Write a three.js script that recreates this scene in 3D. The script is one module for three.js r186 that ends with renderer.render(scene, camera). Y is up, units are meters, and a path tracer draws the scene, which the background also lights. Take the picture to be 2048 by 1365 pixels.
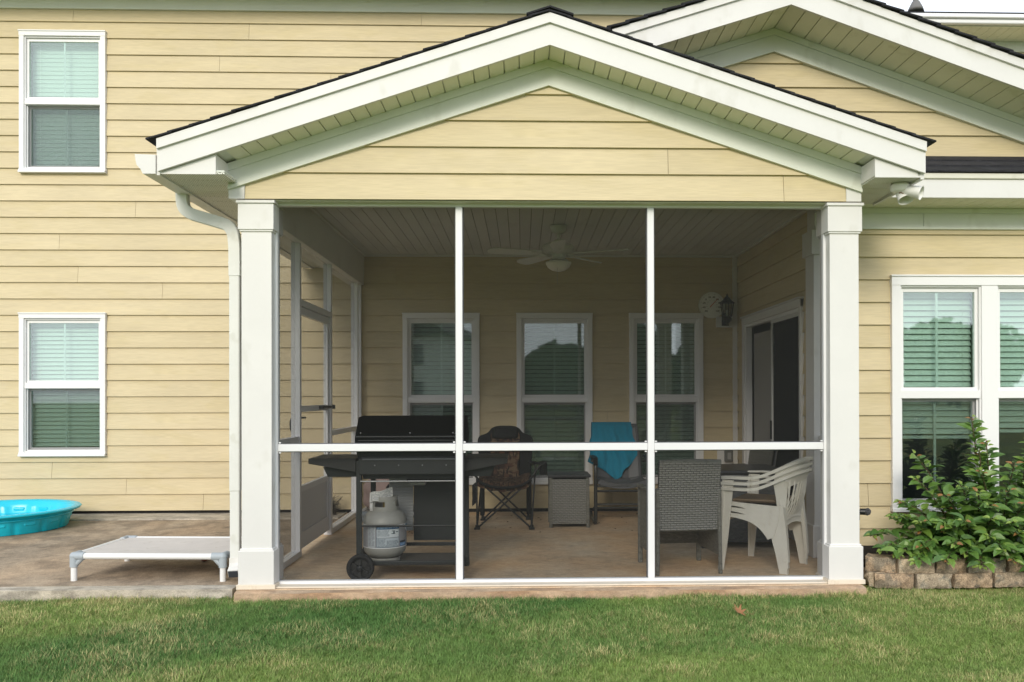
import * as THREE from 'three';
import { mergeGeometries } from 'three/addons/utils/BufferGeometryUtils.js';
import { RoundedBoxGeometry } from 'three/addons/geometries/RoundedBoxGeometry.js';

// ---------------------------------------------------------------- camera, sky, sun, exposure
const scene = new THREE.Scene();
const camera = new THREE.PerspectiveCamera(2 * Math.atan(682.5 / 1720) * 180 / Math.PI, 2048 / 1365, 0.05, 800);
camera.position.set(-0.0996, 1.2595, 5.7823);
camera.rotation.set(0.0037, -0.0303, -0.0022, 'YXZ');
camera.setViewOffset(2048, 1365, -72.3, -103.9, 2048, 1365);
const renderer = new THREE.WebGLRenderer({ antialias: true });
renderer.toneMapping = THREE.LinearToneMapping;
renderer.toneMappingExposure = 1.38;
renderer.shadowMap.enabled = true;

// seeded randomness and noise
function rngOf(seed) { let a = seed >>> 0; return () => { a = (a + 0x6D2B79F5) | 0; let t = Math.imul(a ^ (a >>> 15), 1 | a); t = (t + Math.imul(t ^ (t >>> 7), 61 | t)) ^ t; return ((t ^ (t >>> 14)) >>> 0) / 4294967296; }; }
const R0 = rngOf(77);
const lerp = (a, b, t) => a + (b - a) * t, clamp = (v, a = 0, b = 1) => Math.min(b, Math.max(a, v)), sst = (a, b, v) => { const t = clamp((v - a) / (b - a)); return t * t * (3 - 2 * t); };
const hash2 = (x, y, s) => { let h = Math.imul(x | 0, 374761393) + Math.imul(y | 0, 668265263) + Math.imul(s | 0, 974634777); h = Math.imul(h ^ (h >>> 13), 1274126177); return ((h ^ (h >>> 16)) >>> 0) / 4294967296; };
// periodic value noise: u, v in 0..1 with fx by fy cells
function vn(u, v, fx, fy, s) {
  const x = u * fx, y = v * fy, xi = Math.floor(x), yi = Math.floor(y), a = x - xi, b = y - yi;
  const sx = a * a * (3 - 2 * a), sy = b * b * (3 - 2 * b), m = (n, f) => ((n % f) + f) % f;
  const x0 = m(xi, fx), x1 = m(xi + 1, fx), y0 = m(yi, fy), y1 = m(yi + 1, fy);
  return lerp(lerp(hash2(x0, y0, s), hash2(x1, y0, s), sx), lerp(hash2(x0, y1, s), hash2(x1, y1, s), sx), sy);
}
const fbm = (u, v, fx, fy, s, o = 4) => { let t = 0, a = 0.5, n = 0; for (let i = 0; i < o; i++) { t += a * vn(u, v, fx, fy, s + i); n += a; a *= 0.5; fx *= 2; fy *= 2; } return t / n; };

// the sky: thin bright overcast, a little bluer overhead
{
  const w = 512, h = 256, d = new Float32Array(w * h * 4);
  for (let j = 0; j < h; j++) for (let i = 0; i < w; i++) {
    const el = Math.max(0, ((j + 0.5) / h - 0.5) * Math.PI), t = Math.pow(Math.sin(el), 0.55);
    const c = sst(0.35, 0.7, fbm(i / w, j / h, 6, 8, 5, 5)) * 0.6 + 0.12;
    const k = 4 * ((j * w) + i), L = 0.86 * lerp(1.45, 1.0, t);
    d[k] = L * lerp(0.66, 1.0, lerp(c, 1, 1 - t * 0.8)); d[k + 1] = L * lerp(0.84, 1.02, lerp(c, 1, 1 - t * 0.8)); d[k + 2] = L * lerp(1.08, 1.07, lerp(c, 1, 1 - t * 0.8)); d[k + 3] = 1;
  }
  const t = new THREE.DataTexture(d, w, h, THREE.RGBAFormat, THREE.FloatType);
  t.mapping = THREE.EquirectangularReflectionMapping; t.magFilter = t.minFilter = THREE.LinearFilter; t.needsUpdate = true;
  scene.background = t; scene.environment = t;
}
const sun = new THREE.DirectionalLight(new THREE.Color(1.0, 0.925, 0.79), 1.6);
sun.position.set(-3.6, 9.8, 16); sun.target.position.set(0, 1, -2);
sun.castShadow = true; sun.shadow.radius = 32; sun.shadow.mapSize.set(2048, 2048);
Object.assign(sun.shadow.camera, { left: -14, right: 14, top: 14, bottom: -14, near: 1, far: 60 });
scene.add(sun, sun.target);

// ---------------------------------------------------------------- helpers
const V = (x, y, z) => new THREE.Vector3(x, y, z);
function tex(w, h, fn, srgb = false) {           // fn(u, v) -> grey number or [r, g, b], 0..1 as stored
  const d = new Uint8Array(w * h * 4);
  for (let j = 0; j < h; j++) for (let i = 0; i < w; i++) {
    const c = fn((i + 0.5) / w, (j + 0.5) / h), k = 4 * (j * w + i), g = typeof c === 'number';
    d[k] = 255 * clamp(g ? c : c[0]); d[k + 1] = 255 * clamp(g ? c : c[1]); d[k + 2] = 255 * clamp(g ? c : c[2]); d[k + 3] = 255;
  }
  const t = new THREE.DataTexture(d, w, h); t.wrapS = t.wrapT = THREE.RepeatWrapping; t.magFilter = THREE.LinearFilter; t.minFilter = THREE.LinearMipmapLinearFilter; t.generateMipmaps = true;
  if (srgb) t.colorSpace = THREE.SRGBColorSpace;
  t.needsUpdate = true; return t;
}
const rep = (t, mx, my) => { const c = t.clone(); c.repeat.set(1 / mx, 1 / my); c.needsUpdate = true; return c; };   // texture covers mx by my metres
const lin = (r, g, b) => new THREE.Color().setRGB(r, g, b);
const mat = (color, o = {}) => new THREE.MeshStandardMaterial({ color, roughness: 0.7, side: THREE.DoubleSide, ...o });
function finish(g) { g = g.index ? g.toNonIndexed() : g; for (const k of Object.keys(g.attributes)) if (!['position', 'normal', 'uv'].includes(k)) g.deleteAttribute(k); return g; }
function uvm(g, ox = 0, oy = 0, keep = false) {  // uv in metres from the dominant axis of each face
  g = finish(g);
  if (keep && g.attributes.uv) return g;
  const p = g.attributes.position, n = p.count, uv = new Float32Array(n * 2), a = V(), b = V(), c = V(), q = V();
  for (let i = 0; i < n; i += 3) {
    a.fromBufferAttribute(p, i); b.fromBufferAttribute(p, i + 1); c.fromBufferAttribute(p, i + 2);
    q.crossVectors(b.clone().sub(a), c.clone().sub(a)); const ax = Math.abs(q.x), ay = Math.abs(q.y), az = Math.abs(q.z);
    [a, b, c].forEach((v, k) => { const U = az >= ax && az >= ay ? [v.x, v.y] : ay >= ax ? [v.x, v.z] : [v.z, v.y]; uv[2 * (i + k)] = U[0] + ox; uv[2 * (i + k) + 1] = U[1] + oy; });
  }
  g.setAttribute('uv', new THREE.BufferAttribute(uv, 2));
  if (!g.attributes.normal) g.computeVertexNormals();
  return g;
}
const B = (x0, x1, y0, y1, z0, z1) => { const g = new THREE.BoxGeometry(Math.abs(x1 - x0), Math.abs(y1 - y0), Math.abs(z1 - z0)); g.translate((x0 + x1) / 2, (y0 + y1) / 2, (z0 + z1) / 2); return uvm(g); };
const RB = (x0, x1, y0, y1, z0, z1, r = 0.006, s = 2) => { const g = new RoundedBoxGeometry(Math.abs(x1 - x0), Math.abs(y1 - y0), Math.abs(z1 - z0), s, Math.min(r, 0.49 * Math.min(Math.abs(x1 - x0), Math.abs(y1 - y0), Math.abs(z1 - z0)))); g.translate((x0 + x1) / 2, (y0 + y1) / 2, (z0 + z1) / 2); return uvm(g); };
// eight corners: bottom ring a b c d, top ring e f g h (each counter-clockwise seen from above)
function hexa(c, ox = 0, oy = 0) {
  const q = [[0, 3, 2, 1], [4, 5, 6, 7], [0, 1, 5, 4], [1, 2, 6, 5], [2, 3, 7, 6], [3, 0, 4, 7]], pos = [];
  for (const [i, j, k, l] of q) for (const t of [i, j, k, i, k, l]) pos.push(...c[t]);
  const g = new THREE.BufferGeometry(); g.setAttribute('position', new THREE.Float32BufferAttribute(pos, 3)); g.computeVertexNormals(); return uvm(g, ox, oy);
}
const bar = (a, b, r, n = 10, r2 = r) => { const d = V().subVectors(b, a), g = new THREE.CylinderGeometry(r2, r, d.length(), n); g.applyQuaternion(new THREE.Quaternion().setFromUnitVectors(V(0, 1, 0), d.clone().normalize())); g.translate((a.x + b.x) / 2, (a.y + b.y) / 2, (a.z + b.z) / 2); return uvm(g); };
const tube = (pts, r, n = 24, m = 8, closed = false, tension = 0.5) => uvm(new THREE.TubeGeometry(new THREE.CatmullRomCurve3(pts.map(p => Array.isArray(p) ? V(...p) : p), closed, 'catmullrom', tension), n, r, m, closed));
const lathe = (pts, n = 32, p0 = 0, pl = Math.PI * 2) => uvm(new THREE.LatheGeometry(pts.map(p => new THREE.Vector2(...p)), n, p0, pl));
const xf = (g, x = 0, y = 0, z = 0, ry = 0, rx = 0, rz = 0) => { g = g.clone(); g.applyMatrix4(new THREE.Matrix4().compose(V(x, y, z), new THREE.Quaternion().setFromEuler(new THREE.Euler(rx, ry, rz, 'YXZ')), V(1, 1, 1))); return g; };
// a flat strip of given width and thickness swept along points; side(i) gives the width direction
function sweep(pts, widths, thick, sides) {
  const P = pts.map(p => V(...p)), n = P.length, ring = [];
  for (let i = 0; i < n; i++) {
    const t = V().subVectors(P[Math.min(n - 1, i + 1)], P[Math.max(0, i - 1)]).normalize(), s = (Array.isArray(sides) ? V(...sides[i]) : sides(i)).clone(); s.addScaledVector(t, -s.dot(t)).normalize();
    const u = V().crossVectors(t, s), w = (Array.isArray(widths) ? widths[i] : widths) / 2, h = (Array.isArray(thick) ? thick[i] : thick) / 2;
    ring.push([[-w, -h], [w, -h], [w, h], [-w, h]].map(([a, b]) => P[i].clone().addScaledVector(s, a).addScaledVector(u, b)));
  }
  const pos = [], put = (...v) => v.forEach(p => pos.push(p.x, p.y, p.z));
  for (let i = 0; i + 1 < n; i++) for (let k = 0; k < 4; k++) { const a = ring[i][k], b = ring[i][(k + 1) % 4], c = ring[i + 1][(k + 1) % 4], d = ring[i + 1][k]; put(a, b, c, a, c, d); }
  for (const [i, f] of [[0, 1], [n - 1, 0]]) { const r = ring[i]; f ? put(r[0], r[2], r[1], r[0], r[3], r[2]) : put(r[0], r[1], r[2], r[0], r[2], r[3]); }
  const g = new THREE.BufferGeometry(); g.setAttribute('position', new THREE.Float32BufferAttribute(pos, 3)); g.computeVertexNormals(); return uvm(g);
}
// a closed sheet with thickness from f(u, v) -> Vector3
function sheet(f, nu, nv, th) {
  const P = [], pos = [], N = [];
  for (let j = 0; j <= nv; j++) for (let i = 0; i <= nu; i++) P.push(f(i / nu, j / nv));
  const at = (i, j) => P[j * (nu + 1) + i];
  for (let j = 0; j <= nv; j++) for (let i = 0; i <= nu; i++) { const a = V().subVectors(at(Math.min(nu, i + 1), j), at(Math.max(0, i - 1), j)), b = V().subVectors(at(i, Math.min(nv, j + 1)), at(i, Math.max(0, j - 1))); N.push(a.cross(b).normalize()); }
  const idx = [], uv = [], m = P.length;
  for (const s of [1, -1]) P.forEach((p, k) => { const q = p.clone().addScaledVector(N[k], s * th / 2); pos.push(q.x, q.y, q.z); uv.push((k % (nu + 1)) / nu, Math.floor(k / (nu + 1)) / nv); });
  const w = nu + 1;
  for (let j = 0; j < nv; j++) for (let i = 0; i < nu; i++) { const a = j * w + i; idx.push(a, a + 1, a + w + 1, a, a + w + 1, a + w, m + a, m + a + w + 1, m + a + 1, m + a, m + a + w, m + a + w + 1); }
  const edge = (a, b) => idx.push(a, m + a, m + b, a, m + b, b);
  for (let i = 0; i < nu; i++) { edge(i + 1, i); edge(nv * w + i, nv * w + i + 1); }
  for (let j = 0; j < nv; j++) { edge(j * w, (j + 1) * w); edge((j + 1) * w + nu, j * w + nu); }
  const g = new THREE.BufferGeometry(); g.setAttribute('position', new THREE.Float32BufferAttribute(pos, 3)); g.setAttribute('uv', new THREE.Float32BufferAttribute(uv, 2)); g.setIndex(idx); g.computeVertexNormals(); return g;
}
const merge = list => mergeGeometries(list.map(finish).map(g => { if (!g.attributes.uv) uvm(g); return g; }), false);

const taken = {};
function numbered(name) { const k = taken[name] = (taken[name] ?? -1) + 1; return k ? name + '_' + String(k).padStart(3, '0') : name; }
function part(name, g, m, parent, label) {
  const o = new THREE.Mesh(Array.isArray(g) ? (g.length > 1 ? merge(g) : g[0]) : g, m); o.name = name; o.castShadow = o.receiveShadow = true;
  if (label) o.userData.label = label;
  parent.add(o); return o;
}
function sub(name, parent) { const o = new THREE.Group(); o.name = name; parent.add(o); return o; }
function thing(name, label, category, p = [0, 0, 0], turn = 0, group) {
  const o = new THREE.Group(); o.name = numbered(name); o.position.set(...p); o.rotation.y = turn; o.userData = { label, category }; if (group) o.userData.group = group; scene.add(o); return o;
}
function struct(name, g, m) { const o = part(numbered(name), g, m, scene); o.userData.kind = 'structure'; return o; }

// ---------------------------------------------------------------- materials
const grain = tex(512, 512, (u, v) => 0.5 + 0.5 * (fbm(u, v, 10, 90, 11, 3) - 0.5) + 0.55 * (vn(u, v, 24, 200, 15) - 0.5));
const sidingTone = tex(512, 512, (u, v) => { const t = 0.95 + 0.045 * (fbm(u, v, 5, 44, 21, 4) - 0.5) + 0.045 * (vn(u, v, 30, 180, 23) - 0.5) + 0.07 * (fbm(u, v, 3, 3, 27, 4) - 0.5), w = 0.02 * sst(0.55, 0.75, fbm(u, v, 6, 9, 29, 4)); return [t - w * 0.6, t - w * 0.7, t - w * 1.6]; }, true);
const sidingMats = [[0.672, 0.562, 0.350], [0.658, 0.549, 0.339], [0.686, 0.575, 0.362], [0.665, 0.554, 0.343]].map(c => mat(lin(...c), { map: rep(sidingTone, 2.2, 1.1), bumpMap: rep(grain, 1.1, 0.7), bumpScale: 0.0010, roughness: 0.62 }));
const dustTone = tex(512, 512, (u, v) => { const t = 0.97 + 0.05 * (fbm(u, v, 6, 6, 31, 5) - 0.5), s = sst(0.62, 0.8, fbm(u, v, 9, 5, 37, 5)) * 0.05; return [t - s, t - s * 1.05, t - s * 1.3]; }, true);
const white = mat(lin(0.735, 0.722, 0.695), { map: rep(dustTone, 1.6, 1.6), roughness: 0.5 });
const whiteAlu = mat(lin(0.74, 0.74, 0.745), { roughness: 0.38 });
const vinyl = mat(lin(0.79, 0.785, 0.78), { roughness: 0.4 });
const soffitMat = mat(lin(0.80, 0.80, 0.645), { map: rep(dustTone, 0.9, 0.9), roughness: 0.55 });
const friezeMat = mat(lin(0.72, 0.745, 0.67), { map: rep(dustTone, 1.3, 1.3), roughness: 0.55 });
const perfTex = tex(256, 256, (u, v) => { const x = (u * 16) % 1 - 0.5, y = (v * 16 + (Math.floor(u * 16) % 2) * 0.5) % 1 - 0.5; return Math.hypot(x, y * 0.7) < 0.24 ? 0.25 : 1; }, true);
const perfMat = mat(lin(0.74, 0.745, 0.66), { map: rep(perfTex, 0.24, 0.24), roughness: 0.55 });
const granules = tex(512, 512, (u, v) => { const t = 0.55 + 0.5 * (vn(u, v, 256, 256, 41) - 0.5) + 0.35 * (fbm(u, v, 14, 14, 43, 3) - 0.5); return [t, t, t * 1.05]; }, true);
const shingleMats = [0.055, 0.075, 0.065].map(k => mat(lin(k, k, k * 1.08), { map: rep(granules, 0.6, 0.6), roughness: 0.95 }));
const greyWood = mat(lin(0.16, 0.14, 0.12), { roughness: 0.9 });
const glass = new THREE.MeshPhysicalMaterial({ color: lin(0.83, 0.925, 0.885), transmission: 1, thickness: 0, roughness: 0.02, ior: 2.3, side: THREE.DoubleSide });
const bronzeGlass = new THREE.MeshPhysicalMaterial({ color: lin(0.5, 0.55, 0.55), transmission: 1, thickness: 0, roughness: 0.02, ior: 1.6, side: THREE.DoubleSide });
const porchScreen = new THREE.MeshPhysicalMaterial({ color: lin(0.032, 0.033, 0.032), roughness: 0.9, specularIntensity: 0, transparent: true, opacity: 0.20, side: THREE.DoubleSide });
const windowScreen = new THREE.MeshPhysicalMaterial({ color: lin(0.03, 0.034, 0.036), roughness: 0.9, specularIntensity: 0, transparent: true, opacity: 0.20, side: THREE.DoubleSide });
const doorScreen = new THREE.MeshPhysicalMaterial({ color: lin(0.03, 0.032, 0.035), roughness: 0.9, specularIntensity: 0, transparent: true, opacity: 0.6, side: THREE.DoubleSide });
const blindMat = mat(lin(0.83, 0.835, 0.80), { roughness: 0.6 });
const roomMat = mat(lin(0.30, 0.29, 0.27), { roughness: 0.9 });
const blackMetal = mat(lin(0.012, 0.013, 0.014), { roughness: 0.42 });
const blackEnamel = mat(lin(0.026, 0.030, 0.031), { roughness: 0.4 });
const blackCloth = mat(lin(0.010, 0.011, 0.012), { roughness: 0.9 });
const rubber = mat(lin(0.014, 0.014, 0.014), { roughness: 0.75 });
const steel = mat(lin(0.42, 0.43, 0.44), { roughness: 0.4, metalness: 0.8 });
const greyPvc = mat(lin(0.36, 0.40, 0.43), { roughness: 0.5 });
const concreteTone = (tint, s, streak, base = 0.74, amp = 0.2) => tex(1024, 1024, (u, v) => {
  const a = fbm(u, v, 5, 5, s, 6), b = fbm(u, v, 11, 17, s + 9, 6), c = vn(u, v, 380, 380, s + 17), d = fbm(u, v, 40, 60, s + 3, 3);
  const t = base + amp * (a - 0.5) + 0.15 * (c - 0.5) + 0.16 * (d - 0.5) - streak * sst(0.46, 0.68, b), o = clamp(0.5 + 1.6 * (fbm(u, v, 4, 4, s + 29, 4) - 0.5));
  return [t * lerp(1, tint[0], o), t * lerp(1, tint[1], o), t * lerp(1, tint[2], o)];
}, true);
const patioMat = mat(lin(0.58, 0.475, 0.355), { map: rep(concreteTone([1.03, 0.98, 0.93], 61, 0.12, 0.80, 0.22), 1.9, 3.4), bumpMap: rep(granules, 0.8, 0.8), bumpScale: 0.0015, roughness: 0.92 });
const patioEdgeMat = mat(lin(0.86, 0.77, 0.64), { map: rep(concreteTone([1, 0.99, 0.96], 91, 0.12), 1.7, 1.1), bumpMap: rep(granules, 0.8, 0.8), bumpScale: 0.0015, roughness: 0.92 });
const porchFloorMat = mat(lin(0.80, 0.66, 0.485), { map: rep(concreteTone([1.05, 0.96, 0.87], 121, 0.04, 0.92, 0.12), 1.6, 1.6), roughness: 0.85 });
const slabFaceMat = mat(lin(0.66, 0.49, 0.34), { map: rep(concreteTone([1.05, 0.94, 0.84], 151, 0.10, 0.82, 0.2), 1.3, 0.8), bumpMap: rep(granules, 0.8, 0.8), bumpScale: 0.0015, roughness: 0.92 });

// ---------------------------------------------------------------- ground
const lawnTone = tex(1024, 1024, (u, v) => { const a = fbm(u, v, 7, 7, 201, 5), b = vn(u, v, 300, 300, 207), c = sst(0.5, 0.75, fbm(u, v, 16, 16, 211, 4)); const t = 0.5 + 0.35 * (a - 0.5) + 0.35 * (b - 0.5); return [t * lerp(0.72, 1.1, c), t * lerp(0.9, 0.98, c), t * lerp(0.42, 0.55, c)]; }, true);
const GY = -0.095;
{
  const g = new THREE.PlaneGeometry(260, 260); g.rotateX(-Math.PI / 2);
  struct('lawn_ground', xf(uvm(g), 0, GY, 60), mat(lin(1.0, 0.98, 0.55), { map: rep(lawnTone, 3.1, 3.1), roughness: 1 }));
}
const FY = -0.02, PY = -0.025;
struct('porch_floor', merge([B(-1.995, 2.19, -0.25, FY, -0.30, 0.02), B(-2.02, 2.32, -0.25, FY, -3.76, -0.3)]), porchFloorMat);
{ // slab edge outside the screen, a little uneven
  const g = new THREE.BoxGeometry(4.19, 0.22, 0.07, 90, 4, 2), p = g.attributes.position, r = rngOf(5);
  for (let i = 0; i < p.count; i++) { const x = p.getX(i); if (p.getZ(i) > 0) p.setZ(i, p.getZ(i) + 0.006 * Math.sin(x * 7) + 0.006 * (vn((x + 3) / 8, 0.3, 60, 4, 3) - 0.5)); if (p.getZ(i) > 0 && p.getY(i) > 0.1) p.setY(i, p.getY(i) - 0.004 - 0.006 * vn((x + 3) / 8, 0.7, 90, 4, 9)); }
  g.computeVertexNormals(); struct('porch_slab_edge', xf(uvm(g), 0.105, FY - 0.114, 0.056), slabFaceMat);
}
struct('patio_slab', B(-9.5, -2.03, -0.25, PY, -3.30, -0.13), patioMat);
struct('patio_border', B(-9.5, -2.03, -0.25, PY + 0.006, -0.128, 0.0), patioEdgeMat);
struct('patio_strip', B(-9.5, -2.03, -0.25, PY + 0.012, -3.76, -3.304), patioEdgeMat);
const mulchMat = mat(lin(0.06, 0.04, 0.03), { map: rep(granules, 0.4, 0.4), bumpMap: rep(granules, 0.4, 0.4), bumpScale: 0.01, roughness: 1 });
struct('planting_soil', B(2.36, 6.5, -0.2, 0.08, -0.93, -0.27), mulchMat);

// ---------------------------------------------------------------- the house
const E = 0.178, ZB = -3.755, ZR = -0.917, XW = 2.32;
const house = thing('house', 'two storey house with yellow lap siding and white trim behind the porch', 'house');
let boardCount = 0;
const faceZ = z0 => (s, y, n) => [s, y, z0 + n], faceX = x0 => (s, y, n) => [x0 - n, y, s];
function siding(parent, bottoms, h, yTop, sL, sR, map, cuts = [], joints = {}, kinks = []) {
  bottoms.forEach((y0, row) => {
    const y1 = Math.min(y0 + h, yTop); if (y1 <= y0) return;
    const nF = y => 0.025 - 0.019 * (y - y0) / h, nB = y => 0.008 - 0.012 * (y - y0) / h, ox = R0() * 7, oy = R0() * 5;
    const piece = (a0, a1, ya, yb) => {
      const yt = Math.abs(yb - (y0 + h)) < 1e-6 && yb < yTop - 1e-6 ? yb + 0.012 : yb, A = y => Math.max(a0, sL(y)), Z = y => Math.min(a1, sR(y));
      if (Z(ya) - A(ya) < 0.012) return;
      const cutY = [ya, ...kinks.filter(k => k > ya + 0.002 && k < yt - 0.002), yt], bits = [];
      for (let i = 0; i + 1 < cutY.length; i++) {
        const p = cutY[i], q = cutY[i + 1], l0 = A(p), r0 = Z(p), l1 = A(q), r1 = Math.max(Z(q), l1 + 0.001);
        bits.push(hexa([map(l0, p, nF(p)), map(r0, p, nF(p)), map(r0, p, nB(p)), map(l0, p, nB(p)), map(l1, q, nF(q)), map(r1, q, nF(q)), map(r1, q, nB(q)), map(l1, q, nB(q))], ox, oy));
      }
      part('siding_board', bits, sidingMats[boardCount++ % 4], parent);
    };
    const lo = sL(y0), hi = sR(y0), js = (joints[row] || []).slice();
    const run = (a, b, ya, yb) => { let s = a; for (const j of js.filter(j => j > a + 0.05 && j < b - 0.05).sort((p, q) => p - q)) { piece(s, j - 0.0015, ya, yb); s = j + 0.0015; } piece(s, b, ya, yb); };
    let s = lo;
    for (const [c0, c1, d0, d1] of cuts.filter(c => c[2] < y1 - 1e-4 && c[3] > y0 + 1e-4 && c[1] > lo && c[0] < hi).sort((p, q) => p[0] - q[0])) {
      if (c0 > s) run(s, c0, y0, y1);
      if (d0 > y0 + 0.004) run(Math.max(c0, lo), Math.min(c1, hi), y0, d0);
      if (d1 < y1 - 0.004) run(Math.max(c0, lo), Math.min(c1, hi), d1, y1);
      s = c1;
    }
    if (s < hi) run(s, hi, y0, y1);
  });
}
const rowsDown = (top, n, h = E) => Array.from({ length: n }, (_, i) => top - h * i);
// wall core with openings; rectangles are [a0, a1, y0, y1]
function wallCore(name, a0, a1, y0, y1, holes, thick, place, parent) {
  const s = new THREE.Shape(); s.moveTo(a0, y0); s.lineTo(a1, y0); s.lineTo(a1, y1); s.lineTo(a0, y1); s.closePath();
  for (const [h0, h1, k0, k1] of holes) { const p = new THREE.Path(); p.moveTo(h0, k0); p.lineTo(h0, k1); p.lineTo(h1, k1); p.lineTo(h1, k0); p.closePath(); s.holes.push(p); }
  const g = new THREE.ExtrudeGeometry(s, { depth: thick, bevelEnabled: false }); place(g); return part(name, uvm(g), roomMat, parent);
}
const mainWin = { A: [-5.556, -4.632, 3.712, 5.240, 4.476], B: [-5.556, -4.632, 0.629, 2.167, 1.385], C1: [-1.412, -0.569, 0.297, 2.167, 1.220], C2: [-0.16, 0.679, 0.297, 2.167, 1.220], C3: [1.091, 1.914, 0.297, 2.167, 1.220] };
const inset = (w, k) => [w[0] + k, w[1] - k, w[2] + k, w[3] - k];
const mainWall = sub('main_wall', house);
wallCore('wall_core', -8.5, 2.6, -0.3, 5.75, Object.values(mainWin).map(w => inset(w, 0.06)), 0.13, g => g.translate(0, 0, ZB - 0.136), mainWall);
{
  const rows = rowsDown(5.1817 + E, 31), cuts = Object.values(mainWin).map(w => inset(w, 0.03)), J = {};
  // vertical butt joints where the photograph shows them, by row from the top
  const put = (y, x) => { const k = rows.findIndex(r => y >= r); if (k >= 0) (J[k] ||= []).push(x); };
  for (const [y, x] of [[5.42, -4.99], [5.28, -3.09], [4.93, -3.41], [4.58, -2.6], [3.34, -4.32], [2.95, -5.14], [2.60, -4.94], [2.40, -4.03], [0.47, -5.22], [0.31, -4.42], [0.10, -3.59], [5.46, -1.2], [5.10, -0.9], [4.75, -2.2], [2.62, -1.5], [1.05, 0.85], [0.10, -1.0], [0.12, 0.9]]) put(y, x);
  siding(mainWall, rows, E, 5.50, () => -8.4, () => XW - 0.01, faceZ(ZB), cuts, J);
}
part('foundation', B(-8.4, XW, -0.3, 0.015, ZB - 0.02, ZB + 0.001), mat(lin(0.07, 0.065, 0.055), { map: rep(granules, 0.5, 0.5), roughness: 1 }), mainWall);
part('frieze_board', [B(-8.4, XW, 5.505, 5.66, ZB - 0.01, ZB + 0.03), B(-8.4, XW, 5.494, 5.514, ZB - 0.005, ZB + 0.04)], friezeMat, mainWall);
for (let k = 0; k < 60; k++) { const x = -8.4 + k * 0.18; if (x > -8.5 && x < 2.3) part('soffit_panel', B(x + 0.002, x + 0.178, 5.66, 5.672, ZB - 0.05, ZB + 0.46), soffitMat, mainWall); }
const mainRoof = sub('main_roof', house);
part('roof_deck', hexa([[-8.6, 5.70, ZB + 0.52], [2.5, 5.70, ZB + 0.52], [2.5, 8.0, -9.2], [-8.6, 8.0, -9.2], [-8.6, 5.86, ZB + 0.52], [2.5, 5.86, ZB + 0.52], [2.5, 8.16, -9.2], [-8.6, 8.16, -9.2]]), shingleMats[0], mainRoof);
part('fascia', B(-8.6, 2.5, 5.64, 5.85, ZB + 0.46, ZB + 0.49), white, mainRoof);
// rooms behind the windows
const room = (name, x0, x1, y0, y1, z0, z1) => part(name, [B(x0, x1, y0 - 0.1, y0, z0, z1), B(x0, x1, y1, y1 + 0.1, z0, z1), B(x0 - 0.1, x0, y0, y1, z0, z1), B(x1, x1 + 0.1, y0, y1, z0, z1), B(x0, x1, y0, y1, z0 - 0.1, z0)], roomMat, house);
room('downstairs_room', -8.4, 2.2, -0.2, 2.7, -7.5, ZB - 0.14);
room('upstairs_room', -8.4, 2.2, 2.95, 5.6, -7.5, ZB - 0.14);

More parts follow.
